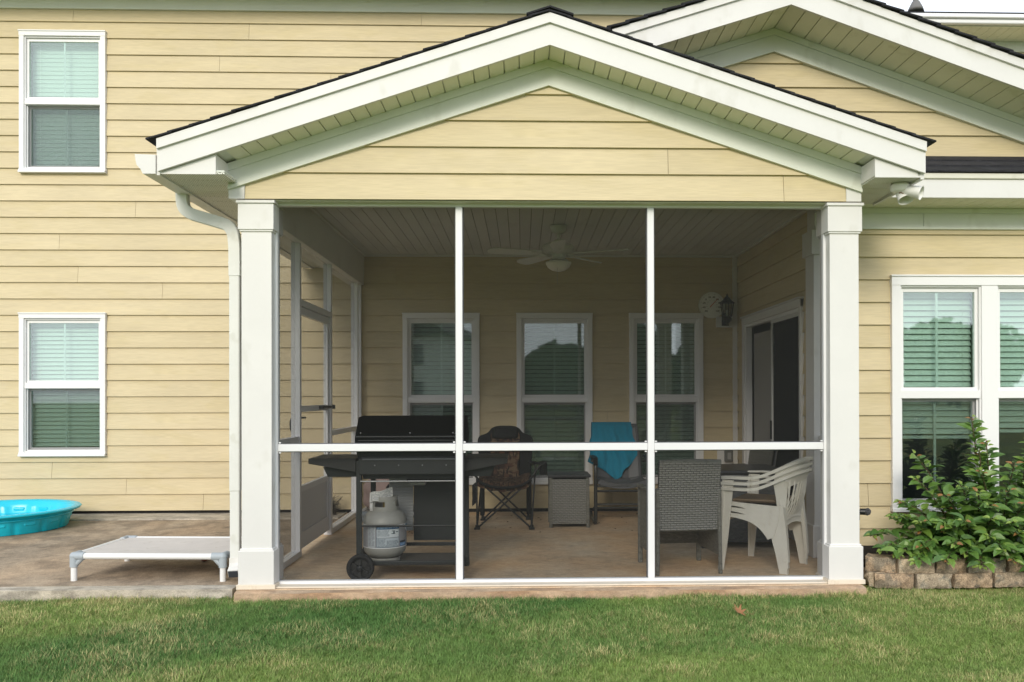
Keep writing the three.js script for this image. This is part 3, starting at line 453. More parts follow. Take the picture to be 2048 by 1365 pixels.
for (const [a, b] of bays) {
  part('middle_rail', RB(a + 0.001, b - 0.001, 0.8885, 0.9375, ZS - 0.028, ZS + 0.018, 0.003), whiteAlu, scr);
  for (const y of [0.8855, 0.9405]) part('spline', B(a + 0.008, b - 0.008, y - 0.0025, y + 0.0025, ZS - 0.02, ZS + 0.001), splineMat, scr);
  part('screen_panel', B(a, b, 0.94, 2.55, ZS - 0.0114, ZS - 0.0106), porchScreen, scr); part('screen_panel', B(a, b, 0.0125, 0.886, ZS - 0.0114, ZS - 0.0106), porchScreen, scr);
  for (const x of [a + 0.012, b - 0.012]) for (const y of [0.947, 0.879]) part('corner_clip', RB(x - 0.008, x + 0.008, y - 0.005, y + 0.005, ZS + 0.002, ZS + 0.012, 0.003), whiteAlu, scr);
}
// left side: posts, rails, screens, screen door
const side = sub('side_screen', porch), SX = -1.9, sb = (z0, z1, y0, y1, w = 0.035) => B(SX - w, SX + w, y0, y1, z0, z1);
const bt = FY + 0.052;
for (const [z0, z1] of [[-0.245, -0.205], [-1.155, -1.105], [-2.275, -2.225], [-3.555, -3.505], [ZB + 0.02, ZB + 0.055]]) part('post', sb(z0, z1, bt - (z0 < -0.3 ? 0.05 : 0.0), 2.484), whiteAlu, side);
part('bottom_rail', sb(-1.104, -0.246, FY + 0.002, bt - 0.001), whiteAlu, side); part('bottom_rail', sb(-3.504, -2.276, FY + 0.002, bt - 0.001), whiteAlu, side);
part('middle_rail', sb(-1.104, -0.246, 0.895, 0.942, 0.028), whiteAlu, side); part('middle_rail', sb(-3.504, -2.276, 0.895, 0.942, 0.028), whiteAlu, side); part('middle_rail', sb(ZB + 0.056, -3.556, 0.895, 0.942, 0.028), whiteAlu, side);
part('door_header', sb(-2.224, -1.156, 1.99, 2.04), whiteAlu, side);
for (const [z0, z1, y0, y1] of [[-1.104, -0.246, bt, 0.894], [-1.104, -0.246, 0.943, 2.484], [-3.504, -2.276, bt, 0.894], [-3.504, -2.276, 0.943, 2.484], [-2.224, -1.156, 2.041, 2.484], [ZB + 0.056, -3.556, bt, 0.894], [ZB + 0.056, -3.556, 0.943, 2.484]]) part('screen_panel', B(SX - 0.0004, SX + 0.0004, y0, y1, z0, z1), porchScreen, side);
const door = sub('screen_door', porch), dz0 = -2.22, dz1 = -1.16, db = (z0, z1, y0, y1, w = 0.016, x = SX) => B(x - w, x + w, y0, y1, z0, z1);
part('stile', db(dz0, dz0 + 0.055, 0.03, 1.985), whiteAlu, door); part('stile', db(dz1 - 0.055, dz1, 0.03, 1.985), whiteAlu, door);
part('top_rail', db(dz0 + 0.056, dz1 - 0.056, 1.925, 1.985), whiteAlu, door); part('bottom_rail', db(dz0 + 0.056, dz1 - 0.056, 0.03, 0.16), whiteAlu, door); part('lock_rail', db(dz0 + 0.056, dz1 - 0.056, 0.49, 0.535), whiteAlu, door); part('push_bar', db(dz0 + 0.056, dz1 - 0.056, 1.135, 1.185, 0.010), whiteAlu, door);
part('kick_panel', db(dz0 + 0.056, dz1 - 0.056, 0.16, 0.49, 0.006), mat(lin(0.62, 0.63, 0.63), { roughness: 0.45 }), door);
for (const [y0, y1] of [[0.535, 1.134], [1.186, 1.925]]) part('screen_panel', B(SX - 0.0004, SX + 0.0004, y0, y1, dz0 + 0.055, dz1 - 0.055), porchScreen, door);
part('door_handle', [tube([[SX - 0.02, 1.09, dz1 - 0.03], [SX - 0.055, 1.08, dz1 - 0.03], [SX - 0.062, 1.02, dz1 - 0.03], [SX - 0.045, 0.955, dz1 - 0.03]], 0.008, 18, 8), RB(SX - 0.03, SX - 0.016, 1.07, 1.12, dz1 - 0.045, dz1 - 0.015, 0.004), bar(V(SX + 0.016, 1.09, dz1 - 0.03), V(SX + 0.05, 1.09, dz1 - 0.03), 0.008), bar(V(SX + 0.05, 1.09, dz1 - 0.055), V(SX + 0.05, 1.09, dz1 - 0.005), 0.008)], blackMetal, door);
part('door_closer', [bar(V(SX + 0.035, 1.165, -1.86), V(SX + 0.05, 1.165, -2.12), 0.014, 12), bar(V(SX + 0.05, 1.165, -2.12), V(SX + 0.048, 1.165, -2.27), 0.006, 8), RB(SX + 0.036, SX + 0.06, 1.145, 1.185, -2.285, -2.262, 0.003), RB(SX + 0.012, SX + 0.05, 1.15, 1.18, -1.88, -1.85, 0.003)], blackMetal, door);
// right side: narrow screen between column and pilaster
const rs = sub('side_screen', porch);
part('middle_rail', B(2.235, 2.275, 0.895, 0.942, -0.92, -0.205), whiteAlu, rs); part('bottom_rail', B(2.235, 2.275, FY + 0.002, 0.03, -0.92, -0.205), whiteAlu, rs);
part('screen_panel', B(2.2546, 2.2554, 0.031, 2.566, -0.905, -0.205), porchScreen, rs);

// ---------------------------------------------------------------- things fixed to the house
{
  const p = [0.236, 2.822, -2.08], f = thing('ceiling_fan', 'white five-bladed ceiling fan with a light bowl under the porch ceiling', 'ceiling fan', p), fm = mat(lin(0.66, 0.66, 0.63), { roughness: 0.45 });
  part('canopy', lathe([[0, 0], [0.078, 0], [0.078, -0.012], [0.066, -0.055], [0.03, -0.078], [0, -0.078]], 28), fm, f);
  part('downrod', bar(V(0, -0.07, 0), V(0, -0.16, 0), 0.013), fm, f);
  part('motor_housing', lathe([[0, -0.125], [0.03, -0.13], [0.05, -0.15], [0.11, -0.168], [0.145, -0.19], [0.15, -0.205], [0.142, -0.212], [0.145, -0.222], [0.136, -0.228], [0.138, -0.238], [0.118, -0.25], [0.09, -0.262], [0.06, -0.268], [0.058, -0.305], [0.085, -0.315], [0.09, -0.325], [0, -0.326]], 36), fm, f);
  const bl = new THREE.Shape(); bl.moveTo(0.17, -0.045); bl.lineTo(0.55, -0.068); bl.quadraticCurveTo(0.655, -0.07, 0.66, 0); bl.quadraticCurveTo(0.655, 0.07, 0.55, 0.068); bl.lineTo(0.17, 0.045); bl.closePath();
  const bg = new THREE.ExtrudeGeometry(bl, { depth: 0.007, bevelEnabled: true, bevelSize: 0.002, bevelThickness: 0.002, bevelSegments: 1, curveSegments: 8 }); bg.rotateX(-Math.PI / 2); bg.rotateX(0.21);
  const ig = merge([sweep([[0.07, -0.0, 0], [0.12, -0.008, 0], [0.18, 0.006, 0], [0.26, 0.006, 0]], [0.03, 0.026, 0.05, 0.075], 0.006, () => V(0, 0, 1)), bar(V(0.19, 0, 0.018), V(0.19, 0.016, 0.018), 0.006, 8), bar(V(0.23, 0, -0.018), V(0.23, 0.016, -0.018), 0.006, 8)]);
  for (let k = 0; k < 5; k++) { const a = (-21 + k * 72) * Math.PI / 180, b = part('blade', uvm(bg.clone()), fm, f); b.position.set(0, -0.262, 0); b.rotation.y = a; const i = part('blade_iron', ig, fm, f); i.position.set(0, -0.268, 0); i.rotation.y = a; }
  part('light_bowl', lathe([[0.098, -0.33], [0.118, -0.336], [0.118, -0.35], [0.10, -0.385], [0.062, -0.412], [0.02, -0.422], [0, -0.422]], 32), mat(lin(0.74, 0.72, 0.64), { roughness: 0.3 }), f);
  part('pull_chain', bar(V(-0.015, -0.40, 0.10), V(-0.015, -0.55, 0.10), 0.0016, 5), steel, f);
}
{
  const cv = document.createElement('canvas'); cv.width = cv.height = 512; const c = cv.getContext('2d');
  c.fillStyle = '#efeee6'; c.fillRect(0, 0, 512, 512); c.translate(256, 256); c.textAlign = 'center'; c.textBaseline = 'middle';
  const A = v => (225 - (v + 60) / 180 * 270) * Math.PI / 180;
  for (let v = -60; v <= 120; v += 2) { const a = A(v), r = v % 20 ? (v % 10 ? 232 : 224) : 216; c.strokeStyle = '#33332f'; c.lineWidth = v % 20 ? 2 : 5; c.beginPath(); c.moveTo(Math.cos(a) * 242, -Math.sin(a) * 242); c.lineTo(Math.cos(a) * r, -Math.sin(a) * r); c.stroke(); }
  c.fillStyle = '#2c2c2a'; c.font = 'bold 54px sans-serif'; for (let v = -60; v <= 120; v += 20) { const a = A(v); c.fillText(String(v), Math.cos(a) * 172, -Math.sin(a) * 172); }
  c.font = '26px sans-serif'; for (let v = -50; v <= 50; v += 10) { const a = A(v * 1.8 + 32 > 120 ? 120 : v * 1.8 + 32 < -60 ? -60 : v * 1.8 + 32); if (v * 1.8 + 32 < 120 && v * 1.8 + 32 > -60) c.fillText(String(v), Math.cos(a) * 105, -Math.sin(a) * 105); }
  const t = new THREE.CanvasTexture(cv); t.colorSpace = THREE.SRGBColorSpace;
  const o = thing('wall_thermometer', 'round white dial thermometer with a red needle beside the porch lantern', 'thermometer', [2.012, 2.267, ZB + 0.02]);
  const rim = lathe([[0, 0], [0.142, 0], [0.147, 0.006], [0.147, 0.022], [0.140, 0.026], [0.136, 0.016], [0, 0.016]], 48); rim.rotateX(Math.PI / 2); part('case', uvm(rim), mat(lin(0.80, 0.78, 0.72), { roughness: 0.5 }), o);
  const d = new THREE.CircleGeometry(0.136, 48); const dial = part('dial', d, new THREE.MeshStandardMaterial({ map: t, roughness: 0.6 }), o); dial.position.z = 0.0175;
  const a = 47 * Math.PI / 180, n = part('needle', hexa([[-0.03, -0.005, 0.0215], [0.10, -0.0015, 0.0215], [0.10, -0.0015, 0.0195], [-0.03, -0.005, 0.0195], [-0.03, 0.005, 0.0215], [0.10, 0.0015, 0.0215], [0.10, 0.0015, 0.0195], [-0.03, 0.005, 0.0195]]), mat(lin(0.55, 0.05, 0.02), { roughness: 0.5 }), o); n.rotation.z = a;
}
{
  const o = thing('wall_lantern', 'black carriage lantern on a white block by the back corner of the porch', 'lantern', [2.158, 2.09, ZB + 0.03]);
  part('mounting_block', RB(-0.096, 0.088, -0.07, 0.05, -0.012, 0.02, 0.004), white, o);
  part('backplate', [RB(-0.04, 0.04, -0.055, 0.09, 0.02, 0.034, 0.01), tube([[0, 0.02, 0.03], [0, -0.02, 0.06], [0, -0.015, 0.10], [0, 0.0, 0.115]], 0.011, 16, 8)], blackMetal, o);
  const z = 0.115, six = p => xf(lathe(p, 6), 0, 0, z, Math.PI / 6);
  part('base_finial', six([[0, -0.055], [0.012, -0.05], [0.022, -0.03], [0.05, -0.005], [0.056, 0.02], [0.046, 0.032], [0.05, 0.04], [0, 0.04]]), blackMetal, o);
  part('roof', six([[0, 0.30], [0.006, 0.285], [0.012, 0.262], [0.035, 0.245], [0.045, 0.225], [0.085, 0.196], [0.088, 0.186], [0, 0.186]]), blackMetal, o);
  for (let k = 0; k < 6; k++) { const a = k * Math.PI / 3 + Math.PI / 6, u = Math.cos(a), w = Math.sin(a); part('cage_bar', bar(V(u * 0.05, 0.038, z + w * 0.05), V(u * 0.074, 0.19, z + w * 0.074), 0.0045, 6), blackMetal, o); }
  part('lamp_glass', six([[0.045, 0.041], [0.068, 0.185]]), new THREE.MeshPhysicalMaterial({ color: lin(0.75, 0.78, 0.74), transmission: 1, thickness: 0, roughness: 0.12, side: THREE.DoubleSide }), o);
  part('candle_tube', bar(V(0, 0.04, z), V(0, 0.11, z), 0.011, 10), white, o);
}
for (const [x, y, lab] of [[2.10, 0.60, 'grey weatherproof outlet cover low on the wall beside the sliding door']]) {
  const o = thing('outlet_cover', lab, 'outlet', [x + 0.09, y, ZB + 0.03]);
  part('mounting_block', RB(-0.12, 0.05, -0.12, 0.12, -0.014, 0.006, 0.004), white, o);
  part('cover', RB(-0.045, 0.045, -0.075, 0.075, 0.006, 0.06, 0.012), mat(lin(0.14, 0.14, 0.13), { roughness: 0.5 }), o); part('latch', RB(-0.02, 0.02, -0.045, 0.03, 0.06, 0.068, 0.004), mat(lin(0.3, 0.3, 0.29), { roughness: 0.5 }), o);
}
{
  const o = thing('flood_light', 'white twin floodlight under the right corner of the porch eave', 'flood light', [2.435, 2.68, 0.10]), fm = mat(lin(0.86, 0.85, 0.82), { map: rep(dustTone, 0.2, 0.2), roughness: 0.45 });
  part('junction_box', lathe([[0, 0], [0.055, -0.001], [0.062, -0.02], [0.06, -0.045], [0.045, -0.06], [0, -0.062]], 24), fm, o);
  const head = (dx, dz, turn, pit) => {
    const h = sub('lamp_head', o); h.position.set(dx, -0.062, dz); h.rotation.set(pit, turn, 0, 'YXZ');
    const sh = lathe([[0, -0.07], [0.022, -0.07], [0.034, -0.055], [0.042, -0.02], [0.052, 0.055], [0.056, 0.06], [0.050, 0.058], [0.038, -0.005], [0, -0.012]], 28); sh.rotateX(Math.PI / 2); sh.scale(1.05, 0.85, 1); part('shroud', uvm(sh), fm, h);
    const ln = new THREE.SphereGeometry(0.036, 20, 10, 0, Math.PI * 2, 0, Math.PI / 2); ln.rotateX(Math.PI / 2); ln.scale(1, 0.82, 0.5); ln.translate(0, 0, 0.0); part('lens', uvm(ln), mat(lin(0.25, 0.26, 0.25), { roughness: 0.15 }), h);
  };
  head(0.066, 0.04, 0.95, 0.32); head(0.03, -0.03, 0.35, 1.0);
  part('knuckle', [xf(new THREE.SphereGeometry(0.02, 14, 10), 0.02, -0.065, 0.01), bar(V(-0.005, -0.058, 0.0), V(0.04, -0.072, 0.02), 0.012, 10)].map(g => uvm(g)), mat(lin(0.30, 0.20, 0.15), { roughness: 0.8 }), o);
}

// ---------------------------------------------------------------- grill and propane tank
{
  const o = thing('gas_grill', 'black gas grill on a cart with side shelves inside the porch screen', 'grill', [-0.885, FY, -0.49]);
  // local: x from -0.37 to 0.37, front (towards the camera) z +0.23
  const legs = [[-0.355, 0.225], [0.355, 0.225], [-0.335, -0.235], [0.365, -0.235]];
  legs.forEach(([x, z], k) => part('leg', k % 2 ? [RB(x - 0.018, x + 0.018, 0.07, 0.83, z - 0.018, z + 0.018, 0.004), RB(x - 0.021, x + 0.021, 0.0, 0.085, z - 0.021, z + 0.021, 0.01)] : RB(x - 0.018, x + 0.018, 0.07, 0.83, z - 0.018, z + 0.018, 0.004), blackEnamel, o));
  const spoke = new THREE.BoxGeometry(0.012, 0.075, 0.02);
  for (const z of [0.285, -0.28]) {
    const w = sub('wheel', o); w.position.set(-0.335, 0.095, z); w.scale.setScalar(1.08);
    const ty = lathe([[0.060, -0.024], [0.080, -0.026], [0.087, -0.018], [0.088, 0], [0.087, 0.018], [0.080, 0.026], [0.060, 0.024], [0.060, -0.024]], 40); ty.rotateX(Math.PI / 2); part('tyre', uvm(ty), rubber, w);
    const hb = lathe([[0, -0.02], [0.02, -0.02], [0.02, 0.03], [0.012, 0.034], [0, 0.034]], 16); hb.rotateX(Math.PI / 2); part('hub', uvm(hb), blackMetal, w);
    const dk = lathe([[0, -0.004], [0.061, -0.004], [0.061, 0.004], [0, 0.004]], 32); dk.rotateX(Math.PI / 2); part('rim', [uvm(dk), ...Array.from({ length: 6 }, (_, k) => uvm(xf(xf(spoke, 0, 0.036, 0.008), 0, 0, 0, 0, 0, k * Math.PI / 3)))], mat(lin(0.02, 0.02, 0.02), { roughness: 0.6 }), w);
  }
  part('axle', bar(V(-0.335, 0.095, -0.28), V(-0.335, 0.095, 0.285), 0.007), steel, o);
  part('bottom_rail', [RB(-0.336, 0.336, 0.105, 0.130, 0.212, 0.238, 0.004), RB(-0.316, 0.346, 0.155, 0.18, -0.247, -0.223, 0.004)], blackEnamel, o);
  part('bottom_shelf', RB(-0.345, 0.345, 0.092, 0.104, -0.22, 0.21, 0.003), mat(lin(0.12, 0.11, 0.095), { roughness: 0.7 }), o);
  part('front_bar', bar(V(-0.336, 0.375, 0.232), V(0.336, 0.375, 0.232), 0.0075), blackEnamel, o);
  part('rear_bar', bar(V(-0.316, 0.375, -0.237), V(0.346, 0.375, -0.237), 0.007), blackEnamel, o);
  part('cart_panel', RB(-0.03, 0.345, 0.20, 0.70, -0.222, -0.210, 0.003), blackEnamel, o);
  part('light_panel', RB(-0.215, -0.035, 0.27, 0.69, -0.235, -0.224, 0.003), mat(lin(0.42, 0.44, 0.44), { bumpMap: rep(tex(8, 64, (u, v) => 0.5 + 0.5 * Math.sin(v * 6.283)), 0.05, 0.022), bumpScale: 0.002, roughness: 0.5 }), o);
  part('firebox', hexa([[-0.33, 0.70, 0.20], [0.33, 0.70, 0.20], [0.33, 0.70, -0.20], [-0.33, 0.70, -0.20], [-0.372, 0.90, 0.245], [0.372, 0.90, 0.245], [0.372, 0.90, -0.235], [-0.372, 0.90, -0.235]]), blackEnamel, o);
  part('control_panel', [RB(-0.352, 0.352, 0.735, 0.845, 0.236, 0.258, 0.006), RB(-0.335, 0.335, 0.845, 0.858, 0.228, 0.262, 0.004)], blackEnamel, o);
  part('trim_strip', RB(-0.325, 0.335, 0.8375, 0.8475, 0.258, 0.264, 0.002), mat(lin(0.20, 0.21, 0.23), { roughness: 0.4, metalness: 0.6 }), o);
  for (let k = 0; k < 4; k++) { const s = new THREE.SphereGeometry(0.005, 8, 6); const q = part('screw', uvm(s), steel, o); q.position.set(-0.24 + k * 0.165, 0.80, 0.259); }
  part('towel_bar', [bar(V(-0.34, 0.688, 0.246), V(0.34, 0.688, 0.246), 0.0055), bar(V(-0.338, 0.688, 0.22), V(-0.338, 0.688, 0.246), 0.006), bar(V(0.338, 0.688, 0.22), V(0.338, 0.688, 0.246), 0.006)], steel, o);
  part('grease_tray', [hexa([[-0.06, 0.652, -0.10], [0.08, 0.652, -0.10], [0.08, 0.652, -0.2], [-0.06, 0.652, -0.2], [-0.08, 0.70, -0.08], [0.10, 0.70, -0.08], [0.10, 0.70, -0.2], [-0.08, 0.70, -0.2]])], blackMetal, o);
  part('grease_cup', RB(-0.05, 0.07, 0.622, 0.652, -0.16, -0.09, 0.01), mat(lin(0.45, 0.45, 0.44), { roughness: 0.4, metalness: 0.5 }), o);
  // lid: bent plate profile closed by end plates
  const prof = [[0.245, 0.905], [0.238, 0.985], [0.222, 1.005], [0.10, 1.128], [-0.08, 1.135], [-0.215, 1.03], [-0.235, 0.905]];
  const sh = new THREE.Shape(); prof.forEach(([z, y], i) => i ? sh.lineTo(z, y) : sh.moveTo(z, y)); sh.closePath();
  const lg = new THREE.ExtrudeGeometry(sh, { depth: 0.756, bevelEnabled: true, bevelSize: 0.004, bevelThickness: 0.004, bevelSegments: 2 }); lg.rotateY(-Math.PI / 2); lg.rotateY(Math.PI); lg.scale(1, 1, 1); lg.translate(-0.378, 0, 0);
  lg.computeBoundingBox(); if (lg.boundingBox.min.z < -0.24) lg.scale(1, 1, -1);
  const lid = part('lid', uvm(lg), mat(lin(0.070, 0.079, 0.090), { roughness: 0.5 }), o);
  part('lid_lip', [RB(-0.372, 0.372, 0.993, 1.004, 0.236, 0.256, 0.003), RB(-0.36, 0.36, 0.968, 0.976, 0.242, 0.250, 0.002)], blackEnamel, lid);
  for (const x of [-0.345, 0.0, 0.3]) { const q = part('rivet', uvm(new THREE.SphereGeometry(0.006, 8, 6)), steel, lid); q.position.set(x, 1.022, 0.218); }
  part('thermometer_hole', bar(V(0.09, 0.93, 0.245), V(0.09, 0.93, 0.262), 0.012, 14), steel, lid);
  // side shelves, tapered underneath
  const shelf = (s, tip) => { const a = s * 0.375, b = s * tip, [p, q] = a < b ? [a, b] : [b, a], yb = x => Math.abs(x) > 0.5 ? 0.812 : 0.755; part('side_shelf', hexa([[p, yb(p), 0.25], [q, yb(q), 0.25], [q, yb(q), -0.2], [p, yb(p), -0.2], [p, 0.848, 0.25], [q, 0.848, 0.25], [q, 0.848, -0.2], [p, 0.848, -0.2]]), mat(lin(0.02, 0.021, 0.02), { roughness: 0.5 }), o); const c = s * (tip - 0.12), [u, v] = a < c ? [a, c] : [c, a]; part('shelf_bracket', hexa([[u, 0.715, 0.19], [v, 0.715, 0.19], [v, 0.715, -0.15], [u, 0.715, -0.15], [u - (s < 0 ? 0.03 : 0), 0.785, 0.20], [v + (s > 0 ? 0.03 : 0), 0.785, 0.20], [v + (s > 0 ? 0.03 : 0), 0.785, -0.16], [u - (s < 0 ? 0.03 : 0), 0.785, -0.16]]), blackEnamel, o); };
  shelf(-1, 0.70); shelf(1, 0.68);
}
{
  const o = thing('propane_tank', 'grey propane cylinder with a printed label standing on the grill cart', 'gas cylinder', [-1.085, FY + 0.104, -0.42]);
  const tm = mat(lin(0.36, 0.36, 0.325), { map: rep(dustTone, 0.4, 0.4), roughness: 0.42 });
  part('foot_ring', lathe([[0.10, 0], [0.105, 0], [0.108, 0.03], [0.10, 0.03], [0.10, 0]], 36), tm, o);
  part('body', lathe([[0, 0.02], [0.06, 0.022], [0.115, 0.04], [0.143, 0.07], [0.1515, 0.105], [0.1515, 0.272], [0.1535, 0.275], [0.1535, 0.287], [0.1515, 0.29], [0.145, 0.322], [0.12, 0.352], [0.08, 0.370], [0, 0.378]], 56), tm, o);
  const cv = document.createElement('canvas'); cv.width = 1024; cv.height = 256; const c = cv.getContext('2d');
  c.fillStyle = '#97999d'; c.fillRect(0, 0, 1024, 256); c.fillStyle = '#e9ebec'; c.fillRect(0, 0, 1024, 7); c.fillRect(0, 248, 1024, 8);
  const r = rngOf(31), lines = (x, y, w, h, st, col) => { c.fillStyle = col; for (let k = 0; k < h / st; k++) { let q = x; while (q < x + w - 8) { const l = 6 + r() * 26; c.fillRect(q, y + k * st, Math.min(l, x + w - q), st * 0.48); q += l + 4; } } };
  c.fillStyle = '#c6cbce'; c.fillRect(385, 16, 66, 226); lines(389, 22, 58, 214, 9, '#5b6670');
  c.fillStyle = '#27577c'; c.fillRect(463, 16, 176, 28); c.fillStyle = '#cfd7da'; c.fillRect(463, 44, 176, 90); c.fillStyle = '#b9c3c9'; c.fillRect(463, 140, 176, 102); c.strokeStyle = '#3f5466'; c.lineWidth = 3; c.strokeRect(463, 16, 176, 226); c.beginPath(); c.moveTo(463, 138); c.lineTo(639, 138); c.stroke();
  c.fillStyle = '#d5dde2'; c.font = 'bold 22px sans-serif'; lines(470, 24, 160, 12, 12, '#b7c8d6'); lines(470, 52, 90, 70, 8, '#66737d'); c.fillStyle = '#44525c'; c.fillRect(578, 60, 26, 7); c.fillRect(590, 67, 12, 22); c.fillRect(576, 89, 30, 8); c.fillRect(610, 72, 22, 8); lines(470, 150, 60, 60, 8, '#5f6e78'); lines(540, 170, 92, 40, 12, '#5f6e78'); lines(470, 218, 162, 20, 8, '#5f6e78');
  c.fillStyle = '#2f3a44'; c.fillRect(648, 182, 76, 22); c.fillStyle = '#1f6fae'; c.fillRect(650, 206, 74, 34); lines(656, 212, 62, 24, 8, '#cfe2f0');
  c.fillStyle = '#eef3f4'; c.beginPath(); c.moveTo(700, 7); c.quadraticCurveTo(735, 120, 860, 160); c.lineTo(860, 7); c.fill(); c.fillStyle = '#1693bd'; c.beginPath(); c.moveTo(722, 7); c.quadraticCurveTo(752, 105, 860, 140); c.lineTo(860, 7); c.fill(); c.fillStyle = '#0f4f86'; c.beginPath(); c.moveTo(760, 7); c.quadraticCurveTo(775, 70, 860, 105); c.lineTo(860, 7); c.fill();
  const t = new THREE.CanvasTexture(cv); t.colorSpace = THREE.SRGBColorSpace;
  const lg = new THREE.CylinderGeometry(0.1528, 0.1528, 0.162, 64, 1, true); lg.rotateY(Math.PI * 0.02 + Math.PI * 1.0); part('label', lg, new THREE.MeshStandardMaterial({ map: t, roughness: 0.4, side: THREE.DoubleSide }), o).position.y = 0.19;
  // collar: two rings joined by posts, hand holes between
  part('collar', [lathe([[0.094, 0.352], [0.099, 0.352], [0.099, 0.392], [0.094, 0.392], [0.094, 0.352]], 40), lathe([[0.088, 0.428], [0.093, 0.428], [0.090, 0.462], [0.085, 0.462], [0.088, 0.428]], 40), ...[[0.15, 0.9], [1.75, 0.75], [3.2, 0.85], [4.8, 0.8]].map(([a, l]) => lathe([[0.0935, 0.390], [0.0985, 0.390], [0.0925, 0.43], [0.0875, 0.43], [0.0935, 0.390]], 14, a, l))], tm, o);
  part('valve', [bar(V(0, 0.37, 0), V(0, 0.44, 0), 0.016, 12), bar(V(0, 0.40, 0), V(0.05, 0.40, 0.02), 0.012, 10)], mat(lin(0.45, 0.33, 0.12), { metalness: 0.8, roughness: 0.35 }), o);
  part('valve_knob', xf(lathe([[0, 0], [0.028, 0], [0.03, 0.01], [0.028, 0.02], [0, 0.02]], 14), 0, 0.438, 0), mat(lin(0.28, 0.05, 0.03), { roughness: 0.5 }), o);
}
{
  const o = thing('instruction_tag', 'crumpled white printed paper tag draped over the propane cylinder collar', 'paper tag', [-1.095, FY + 0.104 + 0.46, -0.35]);
  const cv = document.createElement('canvas'); cv.width = 256; cv.height = 128; const c = cv.getContext('2d'), r = rngOf(12); c.fillStyle = '#e4e5e2'; c.fillRect(0, 0, 256, 128); c.fillStyle = '#7d8388'; for (let k = 0; k < 12; k++) { let x = 14; while (x < 236) { const l = 6 + r() * 22; if (r() > 0.2) c.fillRect(x, 10 + k * 9.4, l, 4); x += l + 4; } }
  const t = new THREE.CanvasTexture(cv); t.colorSpace = THREE.SRGBColorSpace;
  part('sheet', sheet((u, v) => V(lerp(-0.085, 0.068, u), lerp(-0.035, 0.032, v) + 0.034 * u + 0.004 * Math.sin(u * 9), 0.022 * Math.sin(u * 4.2) - 0.03 * (1 - v) * (u - 0.5) - 0.02 * u), 14, 6, 0.0008), new THREE.MeshStandardMaterial({ map: t, roughness: 0.8, side: THREE.DoubleSide }), o);
  part('fold', sheet((u, v) => V(-0.085 + 0.02 * v, -0.035 - 0.06 * u, -0.004 + 0.012 * Math.sin(u * 3)), 6, 3, 0.0008), mat(lin(0.72, 0.72, 0.70)), o);
}

